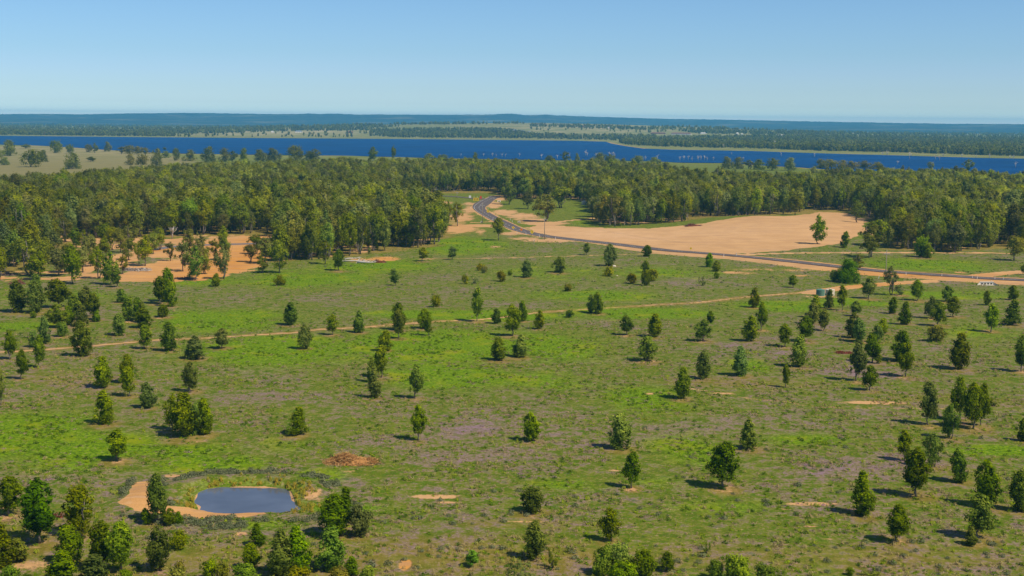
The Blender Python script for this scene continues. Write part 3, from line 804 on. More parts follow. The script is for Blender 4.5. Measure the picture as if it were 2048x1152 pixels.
def leaf_cards(rng, C, RC, counts, lw, ll, center, droop=.55, out=.9):
    """leaf sprays round clump centres: small quads hanging outwards"""
    n = int(sum(counts))
    idx = np.repeat(np.arange(len(C)), counts)
    g = rng.normal(size=(n, 3))
    g /= np.linalg.norm(g, axis=1)[:, None]
    rr = rng.random(n) ** .6
    rr = np.where(rng.random(n) < .16, rr * 1.55, rr)
    off = g * rr[:, None] * RC[idx][:, None]
    off[:, 2] = off[:, 2] * 1.45 - RC[idx] * .25
    P = C[idx] + off
    gl = P - center; gl[:, 2] *= .6; gl /= np.linalg.norm(gl, axis=1)[:, None] + 1e-6
    nor = g * out * .6 + rng.normal(size=(n, 3)) * .42 + gl * .8
    nor[:, 2] += .12
    nor /= np.linalg.norm(nor, axis=1)[:, None]
    up = np.tile([0, 0, -1.0], (n, 1)) * droop + rng.normal(size=(n, 3)) * (1 - droop)
    a = up - nor * np.sum(up * nor, 1)[:, None]
    a /= np.linalg.norm(a, axis=1)[:, None] + 1e-9
    b = np.cross(nor, a)
    s = rng.uniform(.65, 1.35, n)
    a *= (ll * s / 2)[:, None]; b *= (lw * s / 2)[:, None]
    # diamond-ish leaf: pointed tip
    V = np.stack([P - a - b * .45, P - a * .2 + b, P + a, P - a * .2 - b * 1.0], 1).reshape(-1, 3)
    F = np.arange(n * 4).reshape(n, 4)
    return V, F

def crown(rng, H=7.0, W=3.4, base=.1, shape='oval', clumps=34, leaves=1900, lw=.24, ll=.42, rc=.17, gap=.0):
    cs, rs = [], []
    k = 0
    lean = rng.normal(size=2) * .05 * W
    lobes = rng.uniform(0, 6.28, 3)
    while len(cs) < clumps and k < 4000:
        k += 1
        t = rng.uniform(0, 1)
        if shape == 'oval': prof = (math.sin(math.pi * min(1, (t * .86 + .14))) ** .62)
        elif shape == 'tear': prof = (1 - t) ** .42 * (min(1, t / .16 + .35)) * 1.02
        elif shape == 'round': prof = math.sqrt(max(0, 1 - (2 * t - 1) ** 2)) ** .8
        elif shape == 'dome': prof = math.sqrt(max(0, 1 - t ** 2)) ** .9
        elif shape == 'flat': prof = (min(1, t / .5) ** .8) * (1 - max(0, t - .62) ** 1.3 * 2.2)
        else: prof = 1
        if rng.random() > .35 + .65 * prof: continue
        a = rng.uniform(0, 6.283)
        q = (rng.random() ** .5)
        Rm = W / 2 * prof * (1 + .14 * math.sin(2 * a + lobes[0]) + .10 * math.sin(3 * a + 5 * t + lobes[1]))
        rcl = rc * W * rng.uniform(.65, 1.25) * (.65 + .35 * prof)
        r = max(0, Rm - rcl * .7) * q
        z = base * H + (1 - base) * H * t
        z = min(z, H - rcl * .9)
        p = np.array([r * math.cos(a) + lean[0] * t, r * math.sin(a) + lean[1] * t, max(z, rcl * .6)])
        if gap and any(np.linalg.norm((p - c) * [1, 1, .8]) < gap * (rcl + r_) for c, r_ in zip(cs, rs)): continue
        cs.append(p); rs.append(rcl)
    C, RC = np.array(cs), np.array(rs)
    w = RC ** 2; counts = np.maximum(6, (leaves * w / w.sum())).astype(int)
    ctr = np.array([0, 0, H * (base + 1) / 2])
    V, F = leaf_cards(rng, C, RC, counts, lw, ll, ctr)
    return V, F, C

def trunk_mb(rng, H, C, r0, stems=1, n=6, limbs=6, reach=.72):
    mb = MB()
    for s in range(stems):
        a = rng.uniform(0, 6.28)
        sp = 0 if stems == 1 else .13 * H
        tip = Vector((math.cos(a) * sp, math.sin(a) * sp, H * reach))
        b0 = Vector((math.cos(a) * r0 * 1.3 * (stems > 1), math.sin(a) * r0 * 1.3 * (stems > 1), -.25))
        pts, rad = [], []
        wob = rng.normal(size=(6, 2)) * .022 * H
        for k in range(6):
            t = k / 5
            p = b0.lerp(tip, t)
            if 0 < k < 5: p += Vector((wob[k][0], wob[k][1], 0))
            pts.append(p); rad.append(r0 * (1.25 if k == 0 else 1) * (1 - .78 * t))
        mb.tube(pts, rad, n)
        sel = rng.choice(len(C), min(limbs, len(C)), replace=False)
        for j in sel:
            c = Vector(C[j])
            k = int(np.clip(round((c.z / H - .22) / reach * 5), 1, 4))
            p0 = pts[k]
            mid = p0.lerp(c, .5) + Vector((0, 0, .03 * H))
            mb.tube([p0, mid, c], [rad[k] * .55, rad[k] * .38, rad[k] * .14], 4)
    return mb

PROTO = {}
def proto(key, seed, kind, H, W, leafm, barkm, trunk_r=.12, stems=1, limbs=6, reach=.72, **kw):
    rng = np.random.default_rng(seed)
    V, F, C = crown(rng, H, W, **kw)
    cr = mesh_np(kind + '_crown', V, F, [leafm])
    mb = trunk_mb(rng, H, C, trunk_r, stems, 6, limbs, reach)
    tr = mb.mesh(kind + '_trunk', [barkm], True)
    PROTO.setdefault(key, []).append((cr, tr, H, W))

for i in range(6):
    proto('o', 10 + i, 'young_gum', 7, 3.4, M_LEAF_YOUNG, M_BARK_DARK, .11, 1, base=.07, shape='oval', clumps=85, leaves=4400, lw=.2, ll=.36, rc=.15)
for i in range(4):
    proto('c', 20 + i, 'young_gum', 7, 3.4, M_LEAF_YOUNG, M_BARK_DARK, .11, 1, base=.06, shape='tear', clumps=80, leaves=4200, lw=.2, ll=.36, rc=.15)
for i in range(5):
    proto('t', 30 + i, 'young_gum', 7, 3.4, M_LEAF_YOUNG, M_BARK, .12, 1, base=.24, shape='oval', clumps=62, leaves=3600, lw=.2, ll=.36, rc=.145)
for i in range(4):
    proto('w', 44 + i, 'young_gum', 7, 4.2, M_LEAF_YOUNG, M_BARK, .13, 2, base=.14, shape='oval', clumps=60, leaves=3600, lw=.2, ll=.36, rc=.14, gap=.2)
for i in range(2):
    proto('r', 50 + i, 'shrub', 4, 4, M_LEAF_YOUNG, M_BARK_DARK, .10, 2, base=.06, shape='round', clumps=70, leaves=3000, lw=.2, ll=.3, rc=.12)
for i in range(3):
    proto('y', 60 + i, 'shrub', 2.6, 3.0, M_LEAF_BUSH, M_BARK_DARK, .06, 3, base=.05, shape='round', clumps=22, leaves=1200, lw=.2, ll=.3, rc=.17, gap=.3)
for i in range(2):
    proto('s', 70 + i, 'sparse_shrub', 3, 3, M_LEAF_OLD, M_BARK, .06, 3, base=.12, shape='round', clumps=14, leaves=420, lw=.2, ll=.3, rc=.15, gap=.5)
proto('d', 80, 'dome_tree', 11, 13, M_LEAF_DENSE, M_BARK_DARK, .3, 1, base=.02, shape='dome', clumps=170, leaves=16000, lw=.32, ll=.42, rc=.10)
for i in range(8):
    proto('f', 100 + i, 'gum', 18, 9, M_LEAF_OLD, M_BARK, .26, 1 + (i % 3 == 0), limbs=9, reach=.8, base=[.22, .28, .18, .32][i % 4], shape=['round', 'oval', 'oval', 'round'][i % 4], clumps=44 + 4 * (i % 3), leaves=2800, lw=.45, ll=.72, rc=.15, gap=.22)
for i in range(3):   # open crowned
    proto('q', 120 + i, 'gum', 18, 10, M_LEAF_OLD, M_BARK, .26, 2, limbs=12, reach=.85, base=.22, shape='oval', clumps=26, leaves=1900, lw=.48, ll=.72, rc=.12, gap=.62)
for i in range(3):   # tall leafy saplings on the wood's edge
    proto('e', 130 + i, 'gum', 18, 8, M_LEAF_OLD, M_BARK, .22, 1, limbs=7, reach=.8, base=.14, shape='oval', clumps=38, leaves=2600, lw=.48, ll=.75, rc=.16, gap=.3)

for i in range(4):   # full skirted lakeshore trees
    proto('g', 140 + i, 'shore', 18, 18, M_LEAF_OLD, M_BARK, .3, 2, limbs=6, reach=.6, base=.05, shape=['round', 'dome'][i % 2], clumps=46, leaves=2600, lw=.7, ll=.95, rc=.13)
def plant(name, key, x, y, z, H, W, label, cat, group, tint=(1, 1, 1), rng=random, variant=None, noparts=False):
    v = PROTO[key][(variant if variant is not None else rng.randrange(99)) % len(PROTO[key])]
    root = bpy.data.objects.new(name, None)
    COL.objects.link(root)
    root.empty_display_size = 1
    root.location = (x, y, z)
    root.rotation_euler = (0, 0, rng.uniform(0, 6.28))
    s = W / v[3]
    root.scale = (s, s, H / v[2])
    tag(root, label, cat, group)
    for nm, me in (('crown', v[0]), ('trunk', v[1])):
        o = bpy.data.objects.new(nm, me)
        COL.objects.link(o)
        o.parent = root
        if nm == 'crown': o.color = (*tint, 1)
    return root

def place(px, py, h, w):
    x, y, z = [float(v) for v in ground(px, py)]
    zc = float(depth_of(x, y, z))
    # the top of a crown as seen from above: solve so that the projected height matches
    H = h * zc / F_PX / math.cos(PITCH)
    return x, y, z, H, w * zc / F_PX

# ------------------------------------------------------------------ labels from how a tree looks and what it stands by
ORD = ['first', 'second', 'third', 'fourth', 'fifth', 'sixth', 'seventh', 'eighth', 'ninth', 'tenth', 'eleventh', 'twelfth', 'thirteenth', 'fourteenth', 'fifteenth', 'sixteenth', 'seventeenth', 'eighteenth', 'nineteenth', 'twentieth']
def ordinal(k):
    if k < 20: return ORD[k]
    n = k + 1
    return f"{n}{'th' if 10 <= n % 100 <= 20 else {1: 'st', 2: 'nd', 3: 'rd'}.get(n % 10, 'th')}"
def label_sets(items, noun_of, look_of, zone_of):
    """items: list of pixel tuples. Returns one label per item: look first, then rank from the left within its zone."""
    zones = {}
    for i, t in enumerate(items): zones.setdefault(zone_of(t), []).append(i)
    out = [None] * len(items)
    for z, ids in zones.items():
        looks = {}
        for i in ids: looks.setdefault((look_of(items[i]), noun_of(items[i])), []).append(i)
        for (lk, nn), js in looks.items():
            js.sort(key=lambda i: items[i][0])
            for k, i in enumerate(js):
                if len(js) == 1: out[i] = f"{lk} {nn} {z}"
                elif k == 0: out[i] = f"leftmost {lk} {nn} {z}"
                elif k == len(js) - 1: out[i] = f"rightmost {lk} {nn} {z}"
                else: out[i] = f"{ordinal(k)} {lk} {nn} from left {z}"
    import re as _re
    for i, s in enumerate(out):
        if len(_re.findall(r'\w+', s)) > 16: out[i] = s.replace('young gum', 'gum').replace('open-crowned', 'open').replace('full-skirted', 'full').replace('bare-trunked', 'leggy').replace('cone-shaped', 'conical').replace(' gum tree', ' gum').replace(' from left', '')
    return out

YZ = [(0, 575, 205, 662, 'in the left thicket below the orange clearing'), (205, 575, 360, 662, 'right of the left thicket'), (0, 662, 205, 740, 'by the left end of the dirt track'),
      (205, 662, 480, 740, 'just below the left dirt track'), (0, 740, 230, 860, 'above the bright green corner patch'), (230, 740, 330, 830, 'above left of the dark clump'), (330, 740, 480, 800, 'directly above the dark clump'),
      (330, 800, 440, 880, 'in the dark clump above the pond'), (150, 860, 300, 930, 'above left of the pond'), (0, 930, 280, 1100, 'left of the pond'), (280, 930, 370, 1060, 'on the orange bank of the pond'),
      (0, 1100, 300, 1300, 'in the bottom left corner'), (300, 1060, 460, 1300, 'straight below the pond'), (460, 1040, 800, 1300, 'in the thicket below right of the pond'),
      (200, 500, 480, 600, 'in front of the orange clearing'), (500, 500, 720, 600, 'below the white logs'), (720, 500, 1000, 600, 'on the green field below the road bend'), (1000, 500, 1240, 600, 'below the thin upper track'), (1240, 500, 1360, 600, 'in the yellow bush group below the road'),
      (1360, 500, 1560, 600, 'below the road and sand'), (550, 600, 750, 720, 'along the middle dirt track'), (750, 600, 900, 690, 'just right of middle dirt track'), (900, 600, 1100, 690, 'above the twin trees near centre'), (735, 690, 800, 800, 'in the dark line near the centre'),
      (800, 690, 900, 900, 'alone below the central tree line'), (960, 690, 1080, 730, 'of the twin pair near centre'), (1100, 600, 1240, 640, 'just below the upper dirt track'), (1220, 640, 1340, 740, 'right of the central twin trees'), (1340, 600, 1545, 700, 'left of the water tanks'),
      (1340, 700, 1545, 800, 'above the right thin track'), (500, 820, 700, 900, 'above the brush pile'), (1000, 820, 1150, 900, 'alone right of the brush pile'), (1150, 820, 1340, 1000, 'in the lower middle field'), (1340, 820, 1560, 1000, 'in the lower right middle field'),
      (900, 1000, 1180, 1200, 'near the bottom middle'), (1180, 1000, 1620, 1200, 'along the bottom right of centre'), (1545, 560, 1700, 625, 'beside the water tanks'), (1700, 560, 1860, 612, 'just right of the dome tree'), (1545, 625, 1670, 700, 'just below the water tanks'), (1545, 700, 1660, 800, 'left of the red brush heap'),
      (1670, 612, 1780, 700, 'above the red brush heap'), (1660, 700, 1780, 800, 'beside the red brush heap'), (1780, 700, 1860, 800, 'right of the red brush heap'), (1780, 612, 1860, 700, 'in the row above the round bush'), (1860, 560, 1940, 700, 'above the round olive bush'), (1940, 560, 2100, 700, 'on the right below the culvert'),
      (1860, 700, 2100, 800, 'at right above bare strip'), (1800, 800, 2100, 900, 'in the tall group on the right'), (1780, 900, 1900, 1010, 'below the tall right group'), (1900, 900, 2100, 1100, 'in the lower right corner'), (1640, 1000, 1860, 1200, 'by the lower right sandy scald'),
      (1640, 480, 1900, 550, 'behind the road near the sand'), (1840, 800, 2048, 830, 'on the bare strip')]
def zone(t):
    for x0, y0, x1, y1, s in YZ:
        if x0 <= t[0] < x1 and y0 <= t[1] < y1: return s
    return f"on the open field, {'left' if t[0] < 700 else 'middle' if t[0] < 1350 else 'right'} part"
def look_young(t):
    x, y, h, w, k = t
    yh = 240 + (x - 1024) * math.tan(ROLL)
    rel = h / (y - yh)
    size = 'tall' if rel > .132 else 'small' if rel < .082 else ''
    form = 'slim' if w / h < .43 else 'broad' if w / h > .66 else ''
    trunk = {'t': 'bare-trunked', 'w': 'open-crowned', 'c': 'cone-shaped', 'o': 'full-skirted', 'r': 'round', 's': 'sparse grey', 'y': 'yellow-green'}[k]
    return ' '.join(s for s in (size, form, trunk) if s)

rnd = random.Random(7)
young = parse(YOUNG)
# keep clear of exact repeats of one prototype
labs = label_sets(young, lambda t: 'young gum tree' if t[4] not in 'rs' else 'low bush', look_young, zone)
for i, (t, lb) in enumerate(zip(young, labs)):
    x, y, z, H, W = place(*t[:4])
    key = t[4]
    if key == 'o' and rnd.random() < .22: key = 't'
    g = rnd.uniform(.8, 1.2)
    tint = (g * rnd.uniform(.85, 1.08), g * rnd.uniform(.97, 1.08), g * rnd.uniform(.8, 1.2))
    if i == 0: pass
    if t[1] > 1000 and t[0] < 760: tint = tuple(v * .88 for v in tint)
    if t[:2] == (80, 1086): tint = (.62, .95, 3.4)
    if t[:2] in ((944, 1134),): tint = (1.3, 1.9, 1.0)
    if t[:2] in ((157, 1072), (719, 1072), (1066, 1024)): tint = (.70, .70, .8)
    nm, cat, grp = ('young_gum_tree', 'tree', 'young gum trees scattered over the paddock') if key not in 'rs' else ('low_bush', 'bush', 'low bushes on the paddock')
    plant(nm, key, x, y, z - .05, H * 1.03, W * (1.3 if t[1] > 1000 and t[0] < 760 else 1.18), lb, cat, grp, tint, rnd)

shrubs = parse(SHRUBS)
labs = label_sets(shrubs, lambda t: 'bush', look_young, zone)
for t, lb in zip(shrubs, labs):
    x, y, z, H, W = place(*t[:4])
    tint = (1, 1, 1) if t[4] == 'y' else (1.1, 1.25, .9) if t[1] > 1100 else (1.1, 1.1, 1)
    if t[4] == 's': tint = (1.3, 1.4, 2.0)
    if t[:2] == (1873, 683): tint = (1.25, 1.0, .8)
    plant('bush', t[4], x, y, z - .05, H * 1.05, W * 1.1, lb, 'bush', 'bushes on the paddock', tint, rnd)

x, y, z, H, W = place(1694, 565, 46, 58)
plant('dome_tree', 'd', x, y, z - .1, H * 1.05, W, 'big bright green dome-shaped tree beside the road', 'tree', None, (1, 1, 1), rnd)
# ------------------------------------------------------------------ woodland
feats = parse(FEATURE)
FZ = [(0, 480, 160, 600, 'at the left end of the orange clearing'), (100, 400, 330, 512, 'at the back of the orange clearing'), (160, 512, 340, 600, 'on the orange clearing left half'), (330, 400, 480, 600, 'on the orange clearing beside the grey road'), (480, 500, 600, 600, 'at the right end of the orange clearing'),
      (860, 400, 950, 470, 'by the bare patch left of the bend'), (950, 460, 1020, 490, 'alone in front of the road bend'), (1000, 400, 1200, 450, 'right of the road junction'), (1560, 400, 1660, 500, 'on the sand clearing'), (1660, 400, 1780, 530, 'at the right end of the sand clearing'),
      (1700, 530, 1740, 560, 'behind the green dome tree'), (1760, 560, 1800, 600, 'at the foot of the power pole'), (2000, 480, 2100, 530, 'on the right meadow edge'), (2030, 530, 2100, 560, 'by the red dirt turn-off')]
def fzone(t):
    for x0, y0, x1, y1, s in FZ:
        if x0 <= t[0] < x1 and y0 <= t[1] < y1: return s
    return 'at the edge of the wood'
def look_old(t):
    x, y, h, w, k = t
    yh = 240 + (x - 1024) * math.tan(ROLL)
    rel = h / (y - yh)
    return ' '.join(s for s in ('tall' if rel > .23 else 'short' if rel < .15 else '', {'q': 'open-crowned', 'f': 'clumpy', 'e': 'leafy'}[k]) if s)
labs = label_sets(feats, lambda t: 'gum tree', look_old, fzone)
taken = []
for t, lb in zip(feats, labs):
    x, y, z, H, W = place(*t[:4])
    taken.append((x, y))
    g = rnd.uniform(.95, 1.35)
    tint = (g * rnd.uniform(.9, 1.1), g, g * rnd.uniform(.8, 1.2))
    if t[4] == 'e': tint = (1.25, 1.5, .8)
    plant('gum_tree', t[4], x, y, z - .1, H, W * 1.12, lb, 'tree', 'gum trees standing apart at the wood edge', tint, rnd)

WOODS = [
    ('left', [(-160, 550), (20, 548), (60, 530), (100, 505), (130, 480), (330, 474), (545, 468), (560, 500), (548, 523), (600, 523), (690, 513), (780, 503), (866, 493), (888, 477), (888, 458), (850, 425), (780, 404), (700, 402), (780, 389), (860, 388), (920, 382), (1000, 384),
               (1010, 398), (1150, 399), (1180, 405), (1184, 449), (1225, 455), (1340, 452), (1378, 450), (1388, 432), (1402, 440), (1480, 444), (1560, 432), (1620, 421), (1700, 421), (1760, 448), (1788, 465), (1770, 484), (1760, 500), (1840, 500), (1900, 507), (1960, 500), (2000, 490), (2060, 497), (2250, 505),
               (2250, 376), (2048, 377), (1860, 366), (1750, 364), (1640, 372), (1560, 380), (1450, 374), (1370, 372), (1330, 352), (1200, 346), (900, 341), (700, 346), (560, 350), (420, 355), (250, 366), (100, 384), (0, 394), (-160, 396)]),
]
nprng = np.random.default_rng(5)
W_ = poly_world(WOODS[0][1])
x0, y0 = W_.min(0); x1, y1 = W_.max(0)
gx, gy = np.meshgrid(np.arange(x0, x1, 8.4), np.arange(y0, y1, 8.4))
gx = gx + nprng.uniform(-3.6, 3.6, gx.shape); gy = gy + nprng.uniform(-3.6, 3.6, gy.shape)
ins = inside(gx, gy, W_)
wx, wy = gx[ins], gy[ins]
keep = nprng.random(len(wx)) > .10 + .22 * (fbm(wx, wy, 45, 77, 2) < .36)
wx, wy = wx[keep], wy[keep]
keep = np.ones(len(wx), bool)
keep &= line_dist(wx, wy, LEFT_ROAD) > 7
keep &= line_dist(wx, wy, SIDE_ROAD) > 9
keep &= line_dist(wx, wy, ROAD) > 10
for c in taken: keep &= np.hypot(wx - c[0], wy - c[1]) > 5
wx, wy = wx[keep], wy[keep]
wz = Z(wx, wy)
edge = -sdf(wx, wy, W_)
wh = nprng.normal(1, .13, len(wx)).clip(.6, 1.35) * np.interp(np.hypot(wx, wy), [650, 1000, 1500], [20.5, 19.5, 17])
wh += (fbm(wx, wy, 120, 55, 2) - .5) * 4
wh *= np.where(nprng.random(len(wx)) < .14, .68, 1)
ww_ = wh * nprng.uniform(.44, .66, len(wx))
# which stand clear enough to be seen as single trees: nearest first over a coarse picture grid
pxx, pyy = project(wx, wy, wz)
zc = depth_of(wx, wy, wz)
topy = pyy - wh * F_PX / zc
hw = ww_ * F_PX / zc / 2
order = np.argsort(zc)
grid = np.zeros((576, 1024), bool)
score = np.zeros(len(wx))
for k in order:
    a, b = int(max(0, (pxx[k] - hw[k]) / 2)), int(min(1024, (pxx[k] + hw[k]) / 2))
    t_, u_ = int(max(0, topy[k] / 2)), int(min(576, (topy[k] + .72 * (pyy[k] - topy[k])) / 2 + 1))
    if b <= a or u_ <= t_: continue
    cell = grid[t_:u_, a:b]
    score[k] = (~cell).sum()
    cell[:] = True
big = np.argsort(-score)[:255]
big = [int(k) for k in big if score[k] > 0]
is_big = np.zeros(len(wx), bool); is_big[big] = True
def wzone(x, y):
    if y > 395 and x < 140: return 'at the left front wood'
    if y > 440 and x < 560: return 'behind the orange clearing'
    if y > 440 and x < 700: return 'in the wood left of the white logs'
    if y > 440 and x < 900: return 'in the wood behind the white logs'
    if y > 400 and x < 900: return 'on the wood side left of the road bend'
    if x < 1010: return 'behind the road junction'
    if x < 1190: return 'behind the green meadow'
    if x < 1395 and y > 430: return 'above the sand, left half'
    if x < 1600 and y > 415: return 'above the sand, right half'
    if x < 1740 and y > 405: return 'behind the far end of sand clearing'
    if x < 1740: return 'deep in the wood above the sand'
    if x < 1900: return 'in the right wood'
    return 'at the far right wood'
bt = [(float(pxx[k]), float(pyy[k]), float(wh[k]), float(ww_[k]), k) for k in big]
kinds = {k: rnd.choice(['f', 'f', 'f', 'e', 'q']) for k in big}
def look_w(t):
    return ' '.join(s for s in ('tall' if t[2] > 22 else 'short' if t[2] < 15 else '', 'broad' if t[3] / t[2] > .6 else 'narrow' if t[3] / t[2] < .48 else '', {'q': 'open-crowned', 'f': 'clumpy', 'e': 'leafy'}[kinds[t[4]]]) if s)
labs = label_sets(bt, lambda t: 'gum tree', look_w, lambda t: wzone(t[0], t[1]))
for t, lb in zip(bt, labs):
    k = t[4]
    g = rnd.uniform(.75, 1.4)
    plant('woodland_tree', kinds[k], float(wx[k]), float(wy[k]), float(wz[k]) - .1, t[2], t[3], lb, 'tree', 'gum trees along the front of the wood', (g * rnd.uniform(.85, 1.15), g * rnd.uniform(.95, 1.1), g * rnd.uniform(.75, 1.3)), rnd)

# the rest of the wood reads as one mass: instanced
def join_np(parts, name, mats):
    V, F4, F3 = [], [], []
    me = bpy.data.meshes.new(name)
    vs_, fs_, ms_ = [], [], []
    b = 0
    for k, p in enumerate(parts):
        n = len(p.vertices)
        co = np.empty(n * 3, np.float32); p.vertices.foreach_get('co', co)
        vs_.append(co.reshape(-1, 3))
        for q in p.polygons:
            fs_.append(tuple(v + b for v in q.vertices)); ms_.append(k)
        b += n
    me.from_pydata(np.vstack(vs_).tolist(), [], fs_)
    for m_ in mats: me.materials.append(m_)
    me.polygons.foreach_set('material_index', ms_)
    me.update()
    return me
lib_n = [0]
def library(name, metas):
    c = bpy.data.collections.new(name)
    for i, me in enumerate(metas):
        o = bpy.data.objects.new(f'{name}_{chr(97 + i)}', me)
        c.objects.link(o)
    return c
def scatter(name, coll, P, S, rot, idx, tint, colors=None):
    """one stuff object: instances on points, all placed in world space"""
    me = bpy.data.meshes.new(name)
    me.vertices.add(len(P))
    me.vertices.foreach_set('co', np.asarray(P, np.float32).ravel())
    me.attributes.new('siz', 'FLOAT_VECTOR', 'POINT').data.foreach_set('vector', np.asarray(S, np.float32).ravel())
    r3 = np.zeros((len(P), 3), np.float32); r3[:, 2] = rot
    me.attributes.new('rot', 'FLOAT_VECTOR', 'POINT').data.foreach_set('vector', r3.ravel())
    me.attributes.new('pick', 'INT', 'POINT').data.foreach_set('value', np.asarray(idx, np.int32))
    me.attributes.new('tint', 'FLOAT', 'POINT').data.foreach_set('value', np.asarray(tint, np.float32))
    o = link(name, me)
    g = bpy.data.node_groups.new(name + '_nodes', 'GeometryNodeTree')
    g.interface.new_socket('Geometry', in_out='INPUT', socket_type='NodeSocketGeometry')
    g.interface.new_socket('Geometry', in_out='OUTPUT', socket_type='NodeSocketGeometry')
    gi, go = g.nodes.new('NodeGroupInput'), g.nodes.new('NodeGroupOutput')
    iop = g.nodes.new('GeometryNodeInstanceOnPoints')
    ci = g.nodes.new('GeometryNodeCollectionInfo')
    ci.inputs['Collection'].default_value = coll
    ci.inputs['Separate Children'].default_value = True
    ci.inputs['Reset Children'].default_value = True
    def na(nm, t):
        n = g.nodes.new('GeometryNodeInputNamedAttribute'); n.data_type = t
        n.inputs[0].default_value = nm
        return next(s for s in n.outputs if s.enabled)
    L = g.links.new
    L(gi.outputs[0], iop.inputs['Points']); L(ci.outputs[0], iop.inputs['Instance'])
    iop.inputs['Pick Instance'].default_value = True
    L(na('pick', 'INT'), iop.inputs['Instance Index'])
    L(na('rot', 'FLOAT_VECTOR'), iop.inputs['Rotation'])
    L(na('siz', 'FLOAT_VECTOR'), iop.inputs['Scale'])
    L(iop.outputs[0], go.inputs[0])
    md = o.modifiers.new('scatter', 'NODES'); md.node_group = g
    tag(o, kind='stuff')
    return o

lib = []
for key in ('f', 'q', 'e'):
    for cr, tr, H_, Wd in PROTO[key]:
        lib.append((join_np([cr, tr], 'woodland', [M_LEAF_FAR, M_BARK_FAR]), H_, Wd))
lib_c = library('woodland_tree_shapes', [l[0] for l in lib])
sm = np.where(~is_big)[0]
n = len(sm)
pick = nprng.choice(14, n, p=np.array([1] * 8 + [.55] * 3 + [.7] * 3) / (8 + 1.65 + 2.1))
Hs = np.array([l[1] for l in lib])[pick]; Ws = np.array([l[2] for l in lib])[pick]
S = np.stack([ww_[sm] / Ws * 1.08, ww_[sm] / Ws * 1.08, wh[sm] / Hs], -1)
tint = (.26 + .95 * nprng.random(n) ** 1.35) * (.6 + .8 * fbm(wx[sm], wy[sm], 70, 91, 2))
scatter('woodland', lib_c, np.stack([wx[sm], wy[sm], wz[sm] - .1], -1), S, nprng.uniform(0, 6.28, n), pick, tint)
print('woodland', n, 'individual', len(big))

# low undergrowth and leaning saplings inside the wood edge
k2 = np.where(edge < 60)[0]
k2 = nprng.choice(k2, min(len(k2), 900), replace=False)
n = len(k2)
ux, uy = wx[k2] + nprng.uniform(-5, 5, n), wy[k2] + nprng.uniform(-5, 5, n)
ok = (sdf(ux, uy, SAND) > 2) & (line_dist(ux, uy, ROAD) > 9) & (sdf(ux, uy, CLEAR) > -2)
ux, uy = ux[ok], uy[ok]; n = len(ux)
sc_ = nprng.uniform(.14, .34, n)
scatter('undergrowth', lib_c, np.stack([ux, uy, Z(ux, uy) - .4], -1), np.stack([sc_ * 1.2, sc_ * 1.2, sc_], -1), nprng.uniform(0, 6.28, n), nprng.integers(11, 14, n), nprng.uniform(.2, .9, n))

# ------------------------------------------------------------------ far shore woods
def lowtree(seed, H=14, W=10):
    rng = np.random.default_rng(seed)
    V, F, C = crown(rng, H, W, base=.12, shape='oval', clumps=14, leaves=150, lw=2.2, ll=2.6, rc=.2)
    return mesh_np('far_tree', V, F, [M_LEAF_FAR])
far_c = library('far_tree_shapes', [lowtree(300 + i) for i in range(5)])
FAR = [([(-60, 248), (300, 251), (740, 255), (740, 261), (560, 263), (480, 266), (360, 268), (200, 271), (-60, 270)], .34),
       ([(-60, 262), (180, 263), (350, 267), (350, 273), (200, 272), (-60, 269)], .5),
       ([(480, 249), (740, 250), (800, 253), (740, 258), (480, 254)], .30), ([(700, 248.5), (960, 247), (1060, 246), (1060, 247.5), (950, 249), (700, 251)], .35),
       ([(740, 261), (930, 258), (1000, 260), (1040, 264), (1070, 272), (1060, 277), (940, 276), (800, 275), (740, 272)], .42),
       ([(1040, 268), (1150, 272), (1310, 273), (1310, 284), (1200, 280), (1060, 277)], .30), ([(1060, 250), (1210, 252), (1310, 258), (1310, 261), (1120, 255), (1060, 253)], .3),
       ([(1250, 289), (1235, 284), (1310, 277), (1450, 275), (1620, 274), (1900, 277), (2110, 281), (2110, 314), (1950, 310), (1800, 305), (1650, 302), (1500, 297), (1350, 294), (1290, 292)], .50),
       ([(1360, 262), (1700, 264), (2110, 268), (2110, 272), (1700, 269), (1400, 268)], .4), ([(1500, 266), (2110, 272), (2110, 281), (1700, 276), (1500, 274)], .16),
       ([(1060, 255), (1400, 262), (1400, 268), (1060, 262)], .02), ([(350, 267), (740, 266), (740, 275), (350, 274)], .025), ([(-60, 243), (900, 246), (900, 249), (-60, 248)], .2), ([(1300, 254), (2110, 258), (2110, 266), (1300, 260)], .25)]
fx_, fy_ = [], []
for pl, dens in FAR:
    p = np.array(pl, float)
    a0, b0 = p.min(0); a1, b1 = p.max(0)
    n = int((a1 - a0) * (b1 - b0) * dens)
    q = nprng.uniform([a0, b0], [a1, b1], (n, 2))
    q = q[inside(q[:, 0], q[:, 1], p)]
    # woods clump and leave gaps
    q = q[(fbm(q[:, 0], q[:, 1] * 6, 22, 61, 3) + nprng.random(len(q)) * .35) > .42]
    fx_.append(q[:, 0]); fy_.append(q[:, 1])
fx_, fy_ = np.concatenate(fx_), np.concatenate(fy_)
X_, Y_, Zz = ground(fx_, fy_)
ok = (Y_ > 2500) & (Y_ < 11500) & (sdf(X_, Y_, LAKE) > 8)
X_, Y_, Zz = X_[ok], Y_[ok], Zz[ok]
n = len(X_)
s = nprng.uniform(.6, 1.25, n)
scatter('far_woodland', far_c, np.stack([X_, Y_, Zz - .5], -1), np.stack([s * 1.1, s * 1.1, s], -1), nprng.uniform(0, 6.28, n), nprng.integers(0, 5, n), nprng.uniform(.1, .7, n))
print('far', n)

